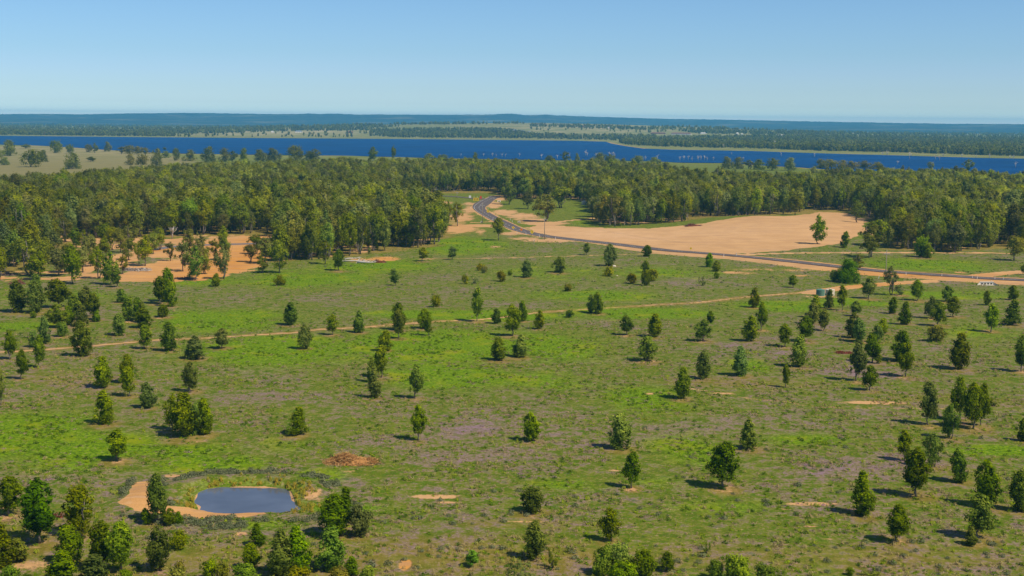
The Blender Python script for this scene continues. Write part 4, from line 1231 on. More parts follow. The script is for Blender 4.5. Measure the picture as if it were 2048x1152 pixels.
# ------------------------------------------------------------------ trees on the near shore and on the golden hill
SHORE = """20 312 32 28 f;63 334 34 34 f;84 324 24 20 q;112 306 24 22 f;140 307 18 16 q;145 338 32 34 f;177 304 15 14 f;190 306 20 12 q;217 303 20 14 f;182 323 10 15 e
52 297 9 18 e;243 308 15 18 q;258 308 17 20 q;274 309 16 18 q;290 311 16 18 q;262 330 22 20 f;285 333 24 22 f;313 335 38 22 f;330 316 14 18 q;352 321 24 14 q;380 322 22 22 f
415 325 32 26 f;449 323 26 22 f;466 324 22 18 q;487 324 28 18 f;521 324 24 26 f;549 324 28 28 f;590 324 32 30 f;616 324 22 20 f;630 324 26 24 q;745 322 28 16 e;787 321 30 9 e
860 322 15 22 f;885 323 14 18 f;950 325 20 12 e;1098 325 14 14 f;1130 327 24 16 q;1155 326 20 9 e;1200 328 22 26 f;1220 329 20 22 f;1245 330 14 14 e;1275 330 18 24 f;1310 331 16 24 f
1456 338 25 22 f;1476 338 24 24 f;1500 338 18 22 q;1520 339 20 24 f;1545 341 24 24 f;1578 341 26 26 f;1640 336 18 22 f;1662 337 18 24 f;1685 337 17 24 f;1706 338 16 24 f;1730 338 16 24 q;1752 338 14 22 f
1861 337 13 12 e;1935 345 26 22 q;700 324 10 22 f;330 300 6 8 e;8 330 16 20 f;-6 318 20 24 f"""
shore = parse(SHORE)
def szone(t):
    x = t[0]
    return ('on the golden hill' if x < 230 else 'at the right foot of the golden hill' if x < 400 else 'on the near lakeshore, left part' if x < 700 else 'on the near lakeshore, middle part' if x < 1350 else 'in the grove on the right lakeshore' if x < 1610 else 'on the lakeshore further right')
labs = label_sets(shore, lambda t: 'shore tree', lambda t: ('tall ' if t[2] > 27 else 'low ' if t[2] < 17 else '') + {'q': 'open-crowned', 'f': 'rounded', 'e': 'slim upright'}[t[4]], szone)
for t, lb in zip(shore, labs):
    x, y, z, H, W = place(*t[:4])
    tint = (1.3, 1.1, 1.2) if 640 < t[0] < 640 or 1635 < t[0] < 1760 or 235 < t[0] < 300 else (1.05, 1.05, 1.2)
    plant('shore_tree', 'g' if t[4] == 'f' or rnd.random() < .4 else t[4], x, y, z - .2, H * 1.05, W * 1.4, lb, 'tree', 'trees along the near lakeshore', tint, rnd)

# ------------------------------------------------------------------ ground cover: leafy weeds, flower clumps, straw tussocks (nobody could count them)
def weed_mat():
    m = NT('weed_leaves')
    t = m.attr('tint', 'INSTANCER').outputs['Fac']
    isl = m.n('NewGeometry').outputs['Random Per Island']
    r = m.n('ValToRGB')
    cr_ = r.color_ramp
    cols = [(0.0, (.09, .15, .015)), (.25, (.15, .26, .008)), (.5, (.32, .40, .01)), (.62, (.44, .34, .15)), (.8, (.34, .24, .17)), (1.0, (.36, .21, .31))]
    while len(cr_.elements) < len(cols): cr_.elements.new(.5)
    for e, (p, c) in zip(cr_.elements, cols): e.position = p; e.color = (*c, 1)
    m.set(r, 0, t)
    v = m.math('ADD', .7, m.math('MULTIPLY', isl, .6))
    cc = m.n('CombineColor', ins={0: v, 1: v, 2: v})
    c = m.mul(r.outputs[0], cc.outputs[0])
    d = m.n('BsdfDiffuse', ins={'Color': c})
    tr = m.n('BsdfTranslucent', ins={'Color': c})
    mx = m.n('MixShader', ins={0: .25})
    m.t.links.new(d.outputs[0], mx.inputs[1]); m.t.links.new(tr.outputs[0], mx.inputs[2])
    m.t.links.new(mx.outputs[0], m.out.inputs[0])
    return m.mat
M_WEED = weed_mat()
def tuft(seed, w, h, n, lw, ll, up=.6):
    rng = np.random.default_rng(seed)
    a = rng.uniform(0, 6.28, n); r = w / 2 * rng.random(n) ** .6
    P = np.stack([r * np.cos(a), r * np.sin(a), h * rng.random(n) * (1 - (r / w) ** 2)], -1)
    nor = np.stack([np.cos(a) * .7, np.sin(a) * .7, np.full(n, .6)], -1) + rng.normal(size=(n, 3)) * .45
    nor /= np.linalg.norm(nor, axis=1)[:, None]
    u = np.tile([0, 0, 1.0], (n, 1)) * up + rng.normal(size=(n, 3)) * (1 - up)
    A = u - nor * np.sum(u * nor, 1)[:, None]; A /= np.linalg.norm(A, axis=1)[:, None] + 1e-9
    B = np.cross(nor, A)
    s = rng.uniform(.6, 1.4, n)[:, None]
    A = A * ll / 2 * s; B = B * lw / 2 * s
    V = np.stack([P - A - B * .6, P - A + B * .6, P + A * .6 + B, P + A * 1.1 - B * .4], 1).reshape(-1, 3)
    return mesh_np('weed', V, np.arange(n * 4).reshape(n, 4), [M_WEED])
weed_c = library('weed_shapes', [tuft(500, 1.3, .42, 46, .16, .26, .3), tuft(501, 1.0, .6, 40, .13, .30, .5), tuft(502, 1.9, .22, 54, .15, .2, .2), tuft(503, .8, .8, 44, .07, .5, .85), tuft(504, 1.1, .7, 50, .08, .45, .85)])
n = 180000
wd = np.sqrt(nprng.uniform(175 ** 2, 760 ** 2, n)); wd = np.where(nprng.random(n) < .5, nprng.uniform(175, 460, n), wd)
wa = nprng.uniform(R(-29), R(29), n)
qx, qy = wd * np.sin(wa), wd * np.cos(wa)
ql = blobs(qx, qy, LUSH); qp = blobs(qx, qy, PURPLE); qd = blobs(qx, qy, DRY)
c1 = fbm(qx, qy, 7, 121, 2); c2 = fbm(qx, qy, 16, 122, 2)
u = nprng.random(n)
tint = np.where(u < .30 + .6 * ql, np.where(nprng.random(n) < .45, nprng.uniform(0, .2, n), nprng.uniform(.2, .5, n)), np.where(u < .62 + .25 * qd, nprng.uniform(.5, .66, n), nprng.uniform(.66, .86, n)))
tint = np.where((u > .6) & (qp * c2 * 2 > .62) & (nprng.random(n) < .55), nprng.uniform(.85, 1.0, n), tint)
keep = (nprng.random(n) < .08 + 1.1 * (c1 - .36)) & (line_dist(qx, qy, MAIN_TRACK) > 1.6) & (line_dist(qx, qy, ROAD) > 15) & (sdf(qx, qy, SAND) > 3) & (sdf(qx, qy, POND) > 1.0) & (sdf(qx, qy, CLEAR) > 0) & (sdf(qx, qy, BANK) > .2)
for P_, w_, s_ in TRACKS: keep &= line_dist(qx, qy, P_) > w_ * .6
qx, qy, tint = qx[keep], qy[keep], tint[keep]
n = len(qx)
pk = np.where((tint > .5) & (tint < .67), nprng.integers(3, 5, n), np.where(tint > .67, 2, nprng.integers(0, 2, n)))
s = nprng.uniform(.35, .95, n) * np.where(tint < .2, 1.15, 1)
scatter('meadow_weeds', weed_c, np.stack([qx, qy, Z(qx, qy) - .03], -1), np.stack([s, s, s * nprng.uniform(.7, 1.2, n)], -1), nprng.uniform(0, 6.28, n), pk, tint)
print('weeds', n)

# reeds round the pond and saltbush scrub on its banks
def reed_mat(name, a, b, c_):
    m = NT(name)
    isl = m.n('NewGeometry').outputs['Random Per Island']
    rr = m.n('ObjectInfo').outputs['Random']
    c = m.mix(rr, a, b); c = m.mix(m.math('MULTIPLY', isl, .6), c, c_)
    return m.bsdf(c, .8, .1)
def rest(me, mat):
    me.materials.clear(); me.materials.append(mat); return me
M_REED = reed_mat('reed_leaves', (.40, .28, .02), (.24, .30, .012), (.50, .36, .06))
M_SALT = reed_mat('saltbush_leaves', (.09, .115, .05), (.14, .165, .07), (.2, .2, .11))
reed_c = library('reed_shapes', [rest(tuft(520 + i, .9, 1.15, 90, .07, .75, .92), M_REED) for i in range(3)])
salt_c = library('saltbush_shapes', [rest(tuft(530 + i, 1.5, .7, 130, .13, .2, .35), M_SALT) for i in range(3)])
n = 9000
qx, qy = nprng.uniform(POND[:, 0].min() - 16, POND[:, 0].max() + 12, n), nprng.uniform(POND[:, 1].min() - 14, POND[:, 1].max() + 18, n)
ps = sdf(qx, qy, POND)
cl0 = fbm(qx, qy, 3, 151, 2)
farside = (qy > POND[:, 1].mean() - 3) | (np.abs(qx - POND[:, 0].mean()) > 9)
sel = (ps > .3) & (ps < 3.8) & farside & (nprng.random(n) < .42 * (1 - ps / 5) * (cl0 > .42)) & (sdf(qx, qy, BANK) > .3)
rx_, ry_ = qx[sel], qy[sel]; k = len(rx_)
s = nprng.uniform(.35, .85, k)
scatter('pond_reeds', reed_c, np.stack([rx_, ry_, Z(rx_, ry_) - .05], -1), np.stack([s, s, s * nprng.uniform(.7, 1.2, k)], -1), nprng.uniform(0, 6.28, k), nprng.integers(0, 3, k), np.zeros(k))
cl = fbm(qx, qy, 4, 141, 2)
bs = sdf(qx, qy, BANK)
sel = (((ps > 6.0) & (ps < 11)) | ((bs > 0) & (bs < 1.8) & (qx < POND[:, 0].mean()))) & (cl > .52) & (bs > .1) & (ps > 1.2) & (nprng.random(n) < .45)
rx_, ry_ = qx[sel], qy[sel]; k = len(rx_)
s = nprng.uniform(.4, 1.2, k)
scatter('saltbush_scrub', salt_c, np.stack([rx_, ry_, Z(rx_, ry_) - .05], -1), np.stack([s, s, s], -1), nprng.uniform(0, 6.28, k), nprng.integers(0, 3, k), np.zeros(k))
# scattered dark saltbushes over the dry foreground
bx, by = [], []
for cx, cy, rx, ry, k in ((870, 1035, 200, 14, 14), (1000, 1120, 380, 34, 40), (1650, 1120, 380, 34, 44), (1250, 1010, 420, 30, 26), (130, 1070, 200, 40, 20), (1600, 900, 420, 90, 36), (1050, 560, 500, 30, 50)):
    a = nprng.uniform(-1, 1, (k, 2)); gx_, gy_ = flat(cx + a[:, 0] * rx, cy + a[:, 1] * ry); bx.append(gx_); by.append(gy_)
bx, by = np.concatenate(bx), np.concatenate(by); k = len(bx); s = nprng.uniform(.4, 1.1, k)
scatter('low_saltbush', salt_c, np.stack([bx, by, Z(bx, by) - .05], -1), np.stack([s, s, s], -1), nprng.uniform(0, 6.28, k), nprng.integers(0, 3, k), np.zeros(k))

# ------------------------------------------------------------------ built things and dead wood
def at(px, py):
    x, y, z = ground(px, py)
    return float(x), float(y), float(z)
def mpp(px, py):
    """metres per photograph pixel at that ground point"""
    x, y, z = at(px, py)
    return float(depth_of(x, y, z)) / F_PX
def root(name, loc, rz, label, cat, group=None):
    o = bpy.data.objects.new(name, None); COL.objects.link(o)
    o.location = loc; o.rotation_euler = (0, 0, rz)
    return tag(o, label, cat, group)
def copy_tree(o, parent=None):
    c = o.copy(); COL.objects.link(c)
    if parent is not None: c.parent = parent
    for ch in list(o.children): copy_tree(ch, c)
    return c
M_CONC = plain('pale_concrete', (.58, .53, .45), .85, .2, 0, .1, 2)
M_BORE_SHADE = plain('bore_shade', (.012, .011, .010), .9, .1)  # near-black colour stands in for the shade inside the pipes
M_WHITE = plain('white_paint', (.75, .74, .70), .5, .3, 0, .05, 4)
M_YELLOW = plain('sign_yellow', (.72, .50, .015), .45, .4, 0, .06, 3)
M_ORANGE = plain('sign_orange', (.75, .22, .02), .45, .4, 0, .06, 3)
M_RED = plain('sign_red', (.62, .06, .03), .45, .4, 0, .06, 3)
M_BLACK = plain('sign_black', (.02, .02, .02), .5, .3)
M_STEEL = plain('galvanised_steel', (.42, .43, .43), .45, .5, .6, .1, 3)
M_POLE = plain('pole_timber', (.30, .25, .19), .9, .1, 0, .25, 1.5)
M_GREENT = plain('tank_green', (.09, .21, .15), .4, .4, 0, .1, 1.2)
M_CREAMT = plain('tank_cream', (.66, .58, .45), .45, .4, 0, .08, 1.2)
M_ROOFW = plain('pale_roof', (.62, .60, .56), .5, .4, 0, .08, 2)
M_BRICK = plain('brown_wall', (.28, .17, .11), .85, .2, 0, .15, 2)
M_ROOFR = plain('red_roof', (.20, .09, .06), .7, .2, 0, .15, 2)
M_ROOFB = plain('blue_grey_roof', (.16, .20, .25), .6, .3, 0, .12, 2)
M_GLASS = plain('window_glass', (.03, .04, .05), .15, .6)
M_STICK = plain('brown_sticks', (.36, .18, .06), .9, .1, 0, .45, 1.1)
M_STICK2 = plain('straw_sticks', (.52, .31, .12), .9, .1, 0, .35, 1.1)

# power poles with crossarms
def power_pole(px, py, h, label, lean=0):
    x, y, z = at(px, py); s = mpp(px, py); H = h * s
    r = root('power_pole', (x, y, z - .1), 0, label, 'pole', 'timber power poles')
    p = MB(); p.tube([(0, 0, -.5), (0, 0, H * .5), (lean, 0, H)], [.22, .19, .15], 10); p.build('pole', M_POLE, r, smooth=True)
    for zz, w in ((H * .86, 2.6),):
        a = MB(); a.box((lean * .9, -.22, zz), (w, .14, .16)); a.tube([(lean * .9 - .7, -.22, zz), (0, -.16, zz - .7)], .04, 4); a.tube([(lean * .9 + .7, -.22, zz), (0, -.16, zz - .7)], .04, 4)
        c = a.build('crossarm', M_STEEL, r)
        for k in (-1.15, -.55, .55, 1.15):
            i_ = MB(); i_.tube([(lean * .9 + k, -.22, zz + .08), (lean * .9 + k, -.22, zz + .2), (lean * .9 + k, -.22, zz + .34)], [.05, .09, .05], 8); i_.build('insulator', M_WHITE, c)
    return r, H
P1, H1 = power_pole(965, 447, 42, 'tall timber power pole standing in front of the road bend')
P2, H2_ = power_pole(1089, 479, 47, 'tall timber power pole beside the road left of the sand')
P3, H3 = power_pole(1771, 560, 62, 'tall timber power pole behind the trees right of the dome bush')
P4, H4 = power_pole(872, 410, 36, 'timber power pole rising from the wood left of the junction')
P5, H5 = power_pole(914, 397, 14, 'short pole with crossarm at the far side road')
# wires slung between the poles
def wire(a, b, ha, hb, label, dx):
    A = Vector(a.location) + Vector((dx, -.2, ha * .87 + .34)); B = Vector(b.location) + Vector((dx, -.2, hb * .87 + .34))
    mb = MB(); pts = []
    for k in range(17):
        t = k / 16
        p = A.lerp(B, t); p.z -= 4 * t * (1 - t) * (A - B).length * .022
        pts.append(p)
    mb.tube(pts, .012, 4)
    tag(mb.build('power_line', M_STEEL), label, 'wire', 'power lines between the poles')
for k, nm in ((-1.15, 'left'), (1.15, 'right')):
    wire(P1, P2, H1, H2_, f'thin power line on the {nm} insulators between bend pole and sand pole', k)
    wire(P2, P3, H2_, H3, f'long thin power line on the {nm} insulators along the road past the sand', k)
    wire(P4, P1, H4, H1, f'thin power line on the {nm} insulators between wood pole and bend pole', k)

# white guide posts
gp = None
GPOST = [(941.5, 417, 'left of the road bend'), (985.5, 441, 'left of the road below the bend'), (1034, 467, 'between the yellow signs'), (1052, 470, 'right of the orange sign'), (1079, 474.5, 'left of the sand power pole'), (1111, 479, 'right of the sand power pole'),
         (1024.5, 444.5, 'on the right verge below the bend'), (1020.5, 441, 'on the right verge nearer the bend'), (976, 418, 'on the inner verge of the bend'), (966, 397, 'at the far junction corner'), (948, 395.5, 'second along the far side road'), (954.5, 396, 'third along the far side road'),
         (1447.5, 514, 'on the near verge below the sand'), (1473, 511.5, 'on the far verge below the sand'), (1812, 550, 'on the road right of the pole'), (1883.6, 553, 'on the far verge left of the culvert'), (1945, 557, 'left of the pair above the culvert'), (1954.5, 558, 'right of the pair above the culvert'),
         (1989.7, 559.5, 'on the far verge right of the culvert'), (2006.6, 560, 'rightmost on the far verge'), (988, 399, 'at the far right of the junction'), (1757, 557, 'leaning near the paddock fence line')]
for k, (px, py, where) in enumerate(GPOST):
    x, y, z = at(px, py)
    if gp is None:
        r = root('guide_post', (x, y, z), 0, '', 'post')
        a = MB(); a.box((0, 0, .55), (.16, .10, 1.3)); a.box((0, 0, 1.22), (.15, .08, .06)); a.build('post', M_WHITE, r)
        b = MB(); b.box((0, -.055, 1.0), (.09, .02, .18)); b.build('reflector', M_RED, r)
        gp = r
    else:
        r = copy_tree(gp); r.location = (x, y, z)
    r.scale = (1.5, 1.5, 1.25) if y > 600 else (1, 1, 1.15)
    if px == 1757: r.rotation_euler = (0, .25, 0)
    tag(r, f'white guide post {where}', 'post', 'white guide posts beside the road')

# road signs: diamond plates on posts
def sign(px, py, h, w, shape, mat, label, mark=None):
    x, y, z = at(px, py); s = mpp(px, py); H = h * s; W = w * s * 1.25
    r = root('road_sign', (x, y, z), math.atan2(-x, y), label, 'sign', 'road signs at the bend')
    a = MB()
    if shape == 'board':
        for k in (-.35, .35): a.tube([(k * W, .05, -.3), (k * W, .05, H - .1)], .045, 6)
    else: a.tube([(0, .05, -.3), (0, .05, H - .1)], .05, 6)
    a.build('post', M_STEEL, r)
    b = MB()
    if shape == 'diamond':
        c = (0, 0, H - W / 2); q = W / 2
        V = [(0, -.02, c[2] - q), (q, -.02, c[2]), (0, -.02, c[2] + q), (-q, -.02, c[2])]
    else:
        hh = W * .55 if shape == 'board' else W * 1.5
        V = [(-W / 2, -.02, H - hh), (W / 2, -.02, H - hh), (W / 2, -.02, H), (-W / 2, -.02, H)]
    V2 = [(v[0], .02, v[2]) for v in V]
    b.add(V + V2, [(0, 1, 2, 3), (7, 6, 5, 4), (0, 4, 5, 1), (1, 5, 6, 2), (2, 6, 7, 3), (3, 7, 4, 0)])
    pl = b.build('sign_plate', mat, r)
    m_ = MB()
    if mark == 'arrow':
        zc_ = H - W / 2; q = W
        m_.box((0, -.03, zc_ - q * .05), (q * .07, .012, q * .36)); m_.box((q * .07, -.03, zc_ + q * .16), (q * .07, .012, q * .2), 0); m_.box((-q * .0, -.032, zc_ + q * .11), (q * .2, .012, q * .05))
        m_.build('sign_mark', M_BLACK, pl)
    elif mark == 'chevron':
        hh = W * .55
        for k in (-.28, 0, .28):
            c = Vector((k * W, -.03, H - hh / 2)); q = hh * .36
            m_.add([(c.x - q * .5, -.03, c.z + q), (c.x, -.03, c.z + q), (c.x + q * .5, -.03, c.z), (c.x, -.03, c.z), (c.x - q * .5, -.031, c.z - q), (c.x, -.031, c.z - q)], [(0, 3, 2, 1), (4, 5, 2, 3)])
        m_.build('sign_mark', M_BLACK, pl)
    return r
sign(952, 405, 9.5, 8.5, 'board', M_YELLOW, 'yellow board sign on two posts left of the junction', 'chevron')
sign(976, 433, 14, 5.5, 'diamond', M_YELLOW, 'tall bright yellow sign in the middle of the road bend', 'arrow')
sign(1026.5, 464, 12, 5, 'diamond', M_YELLOW, 'small amber diamond sign, leftmost of the three by the sand', 'arrow')
sign(1042.5, 468, 12, 5, 'diamond', M_ORANGE, 'orange diamond sign between two yellow ones beside the road', 'arrow')
sign(1064, 472, 12, 6.5, 'diamond', M_YELLOW, 'wide yellow diamond sign, rightmost of the three before the power pole', 'arrow')
sign(1381.5, 507, 13, 4.5, 'diamond', M_YELLOW, 'yellow diamond sign standing against the sand clearing', 'arrow')
sign(961.5, 404, 12, 3, 'tall', M_RED, 'red marker sign at the road junction', None)
sign(940, 396, 5, 3.5, 'tall', M_WHITE, 'small white sign beside the far side road', None)

# concrete headwalls of small driveway drains
def headwall(px, py, wpx, label, rz=0.0):
    x, y, z = at(px, py); W = wpx * mpp(px, py)
    r = root('drain_headwall', (x, y, z), rz, label, 'headwall', 'concrete drain ends')
    a = MB()
    a.box((-W * .34, 0, .45), (W * .3, .25, 1.3)); a.box((W * .34, 0, .45), (W * .3, .25, 1.3)); a.box((0, 0, 1.25), (W * .98, .255, .34))
    a.build('wall', M_CONC, r)
    b = MB(); b.tube([(0, -.02, .45), (0, 1.6, .45)], .42, 12); b.build('pipe', M_BORE_SHADE, r)  # capped solid tube; the shade of the bore is its black colour
headwall(1038, 446, 5, 'small white concrete drain end right of the road')
headwall(963, 446, 3.5, 'small white block at the foot of the bend power pole')
headwall(998, 404, 7.5, 'long white concrete drain end at the far right of the junction', .5)

# culvert: long headwall with splayed wings and four pipes
x, y, z = at(1973, 570); s = mpp(1973, 570); W = 27 * s
r = root('culvert', (x, y, z), .05, 'pale concrete culvert with four round pipes under the road', 'culvert')
a = MB(); a.box((0, .18, .55), (W, .35, 1.5)); a.build('headwall', M_CONC, r)
a = MB(); a.box((0, .16, 1.36), (W + .3, .55, .16)); a.build('coping', M_WHITE, r)
for sgn in (-1, 1):
    a = MB(); x0_, x1_ = sgn * (W / 2), sgn * (W / 2 + 1.6)
    V = [(x0_, 0, -.1), (x1_, -1.3, -.1), (x1_, -1.3, .35), (x0_, 0, 1.3)]
    V += [(v[0], v[1] + .25, v[2]) for v in V]
    F_ = [(0, 1, 2, 3), (7, 6, 5, 4), (0, 4, 5, 1), (1, 5, 6, 2), (2, 6, 7, 3), (3, 7, 4, 0)]
    a.add(V, F_ if sgn > 0 else [tuple(reversed(f)) for f in F_]); a.build('wing_wall', M_CONC, r)
a = MB(); a.box((0, -.7, .02), (W, 1.5, .12)); a.build('apron', M_CONC, r)
for k in range(4):
    cx_ = (k - 1.5) * W * .23
    a = MB(); n_ = 16
    V = []
    for rr, yy in ((.52, -.03), (.40, -.03), (.40, .05)):
        V += [(cx_ + rr * math.cos(2 * math.pi * j / n_), yy, .58 + rr * math.sin(2 * math.pi * j / n_)) for j in range(n_)]
    F_ = [(b_ * n_ + j, b_ * n_ + (j + 1) % n_, (b_ + 1) * n_ + (j + 1) % n_, (b_ + 1) * n_ + j) for b_ in range(2) for j in range(n_)]
    a.add(V, F_); o = a.build('pipe_rim', M_CONC, r)
    b = MB(); b.add([(cx_ + .41 * math.cos(2 * math.pi * j / n_), -.012, .58 + .41 * math.sin(2 * math.pi * j / n_)) for j in range(n_)], [tuple(range(n_))]); b.build('opening_shade', M_BORE_SHADE, o)  # flat disc on the solid wall, pipe shade painted black
gp2 = copy_tree(gp); gp2.location = at(1983, 569.5); gp2.scale = (1.3, 1.3, 1.6); tag(gp2, 'white guide post at the right end of the culvert', 'post', 'white guide posts beside the road')
# the marker by the drain opening of Bx

# water tanks
def tank(px, py, wpx, hpx, mat, label, lid=True):
    x, y, z = at(px, py); s = mpp(px, py); rad = wpx * s / 2; H = hpx * s
    r = root('water_tank', (x, y, z), 0, label, 'tank', 'round water tanks')
    n_ = 40
    a = MB(); prof_ = [(rad, -.2)]
    k = 0
    while k < 12:   # shallow corrugations
        z0_ = H * k / 12
        prof_ += [(rad, z0_ + .02), (rad - .05, z0_ + H / 36), (rad - .05, z0_ + H / 18)]
        k += 1
    prof_ += [(rad + .03, H), (rad + .03, H + .06)]
    V = [(q * math.cos(2 * math.pi * j / n_), q * math.sin(2 * math.pi * j / n_), zz) for q, zz in prof_ for j in range(n_)]
    F_ = [(i_ * n_ + j, i_ * n_ + (j + 1) % n_, (i_ + 1) * n_ + (j + 1) % n_, (i_ + 1) * n_ + j) for i_ in range(len(prof_) - 1) for j in range(n_)]
    a.add(V, F_); a.build('barrel', mat, r)
    a = MB(); V = []
    pr = [(rad + .03, H + .06), (rad * .5, H + rad * .13), (.35, H + rad * .2), (.3, H + rad * .2 + .12)]
    V = [(q * math.cos(2 * math.pi * j / n_), q * math.sin(2 * math.pi * j / n_), zz) for q, zz in pr for j in range(n_)]
    F_ = [(i_ * n_ + j, i_ * n_ + (j + 1) % n_, (i_ + 1) * n_ + (j + 1) % n_, (i_ + 1) * n_ + j) for i_ in range(len(pr) - 1) for j in range(n_)] + [tuple(3 * n_ + j for j in range(n_))]
    a.add(V, F_); a.build('roof', mat, r)
    a = MB(); a.tube([(rad * .72, -rad * .72, 0), (rad * .72, -rad * .72, H)], .06, 6); a.build('pipe', M_WHITE, r)
tank(1641, 591, 18, 11.5, M_GREENT, 'round green water tank at the end of the dirt track')
tank(1660, 590, 18, 11, M_CREAMT, 'round cream water tank right of the green one')
tank(1168, 409, 10, 6.5, M_CREAMT, 'cream water tank on the far meadow')
tank(1176.5, 409, 6, 5.5, M_GREENT, 'small green tank half behind the far trees')

# small open shed with a white roof behind the trees
x, y, z = at(551, 485); s = mpp(551, 485)
r = root('open_shed', (x, y, z), 0, 'small open shed with white roof at the orange clearing', 'shed')
for i_, (ax, ay) in enumerate(((-2.3, -1.5), (2.3, -1.5), (2.3, 1.5), (-2.3, 1.5))):
    a = MB(); a.box((ax, ay, 1.2), (.14, .14, 2.6)); a.build('post', M_STEEL, r)
a = MB(); a.box((0, 0, 2.62), (5.6, 3.9, .12), rx=.10); a.box((-4.2, 0, 2.35), (2.8, 2.4, .08), rx=.1); rf = a.build('roof', M_ROOFW, r)
a = MB(); a.box((.6, .6, .9), (2.6, 1.2, 1.8)); a.build('store_wall', M_BRICK, r)

# brush pile: a heap of cut sticks
def sticks(name, px, py, wpx, hm, nst, mats, label, cat, seed, deep=.5, length=2.2, thick=.05, group=None):
    rng = random.Random(seed)
    x, y, z = at(px, py); W = wpx * mpp(px, py)
    r = root(name, (x, y, z), 0, label, cat, group)
    for part, mat, share in (('branches', mats[0], .6), ('sticks', mats[1], .4)):
        a = MB()
        for _ in range(int(nst * share)):
            u, v = rng.gauss(0, .27), rng.gauss(0, .24)
            if abs(u) > .5 or abs(v) > .5: continue
            lump = .65 + .35 * math.sin(u * 9 + seed) 
            top = hm * max(0.05, 1 - (abs(u) * 1.8) ** 2.2) * max(.1, 1 - (abs(v) * 1.9) ** 2) * lump
            c = Vector((u * W, v * W * deep, rng.uniform(.02, 1) ** .6 * top))
            th_ = rng.uniform(0, math.pi * 2); L = rng.uniform(.4, 1) * length
            d = Vector((math.cos(th_), math.sin(th_), rng.gauss(0, .35))).normalized() * L / 2
            k = Vector((rng.gauss(0, .12), rng.gauss(0, .12), rng.gauss(0, .1))) * L
            p0, p1 = c - d, c + d
            p0.z, p1.z = max(p0.z, .02), max(p1.z, .02)
            t_ = thick * rng.uniform(.5, 1.5)
            a.tube([p0, (p0 + p1) / 2 + k, p1], [t_, t_ * .8, t_ * .4], 4)
        a.build(part, mat, r)
    # a low heart of soil and bark so that the heap is not hollow
    a = MB(); n1_, n2_ = 22, 12
    V = []
    for i_ in range(n1_ + 1):
        for j in range(n2_ + 1):
            u, v = i_ / n1_ - .5, j / n2_ - .5
            q = max(0, 1 - (u / .47) ** 2 - (v / .47) ** 2)
            V.append((u * W, v * W * deep, -.1 + hm * .55 * q ** .6 * (.7 + .5 * rng.random())))
    F_ = [(i_ * (n2_ + 1) + j, (i_ + 1) * (n2_ + 1) + j, (i_ + 1) * (n2_ + 1) + j + 1, i_ * (n2_ + 1) + j + 1) for i_ in range(n1_) for j in range(n2_)]
    a.add(V, F_); a.build('litter', mats[0], r)
    return r
sticks('brush_pile', 703, 925, 104, 2.1, 1500, (M_STICK, M_STICK2), 'big heap of brown cut branches on the green field above the pond', 'brush pile', 3)
M_REDB = plain('red_brown_twigs', (.20, .06, .03), .9, .1, 0, .4, 1.1)
M_GREYB = plain('grey_brown_twigs', (.20, .15, .12), .9, .1, 0, .4, 1.1)
sticks('brush_heap', 1688, 706, 36, .7, 420, (M_REDB, M_REDB), 'low red-brown heap of dead brush between the right trees', 'brush heap', 4, .6, 1.3)
sticks('brush_heap', 272, 541, 56, 1.4, 420, (M_GREYB, M_DEAD), 'long heap of grey-brown branches on the orange clearing', 'brush heap', 5, .5, 3.2, .09)
sticks('brush_heap', 372, 558, 44, 1.3, 300, (M_GREYB, M_GREYB), 'grey brush heap behind the tree beside the orange clearing', 'brush heap', 6, .5, 2.6, .08)
sticks('brush_heap', 34, 568, 34, 1.6, 300, (M_REDB, M_GREYB), 'reddish brush heap at the left edge below the clearing', 'brush heap', 7, .5, 2.4, .08)
sticks('brush_heap', 16, 551, 30, 1.6, 220, (M_GREYB, M_GREYB), 'grey brush heap near the left edge on the clearing', 'brush heap', 8, .5, 2.6, .08)
sticks('brush_heap', 1386, 452, 32, 1.7, 260, (M_REDB, M_GREYB), 'reddish log heap behind the top edge of the sand', 'brush heap', 9, .5, 3.2, .1)
sticks('brush_heap', 758, 525, 28, 1.6, 260, (M_REDB, M_GREYB), 'rusty brush heap right of the bleached fallen logs', 'brush heap', 10, .5, 2.4, .08)
sticks('brush_heap', 520, 946, 18, .8, 120, (M_GREYB, M_BLACK), 'dark tangle of branches on the bank behind the pond', 'brush heap', 11, .6, 1.3, .05)
sticks('brush_heap', 118, 1034, 26, 1.0, 200, (M_REDB, M_GREYB), 'dead reddish brush between the two big left trees', 'brush heap', 12, .6, 1.4, .05)

# bleached fallen trees
def fallen(px, py, L, rz, label, seed, r0=.42):
    rng = random.Random(seed)
    x, y, z = at(px, py)
    r = root('fallen_tree', (x, y, z), rz, label, 'fallen tree', 'bleached fallen trees')
    a = MB(); a.tube([(-L / 2, 0, .5), (-L * .2, .3, .65), (L * .15, -.2, .55), (L / 2, .2, .8)], [r0, r0 * .85, r0 * .6, r0 * .2], 8); a.build('trunk', M_DEAD, r, smooth=True)
    for k in range(6):
        t = rng.uniform(-.1, .45); b = MB()
        p = Vector((t * L, 0, .6)); d = Vector((rng.uniform(.3, 1), rng.uniform(-.8, .8), rng.uniform(.0, .45))) * L * .28
        b.tube([p, p + d * .5 + Vector((0, 0, .2)), p + d], [r0 * .4, r0 * .25, r0 * .08], 5); b.build('branch', M_DEAD, r)
    b = MB()
    for k in range(9):
        t = rng.uniform(0, 6.28); b.tube([(-L / 2, 0, .5), (-L / 2 - .6, math.cos(t) * 1.0, .55 + math.sin(t) * .9)], [.15, .05], 4)
    b.build('root_plate', M_DEAD, r)
fallen(714, 524, 13, .08, 'long bleached fallen trunk, longest by the wood edge', 21)
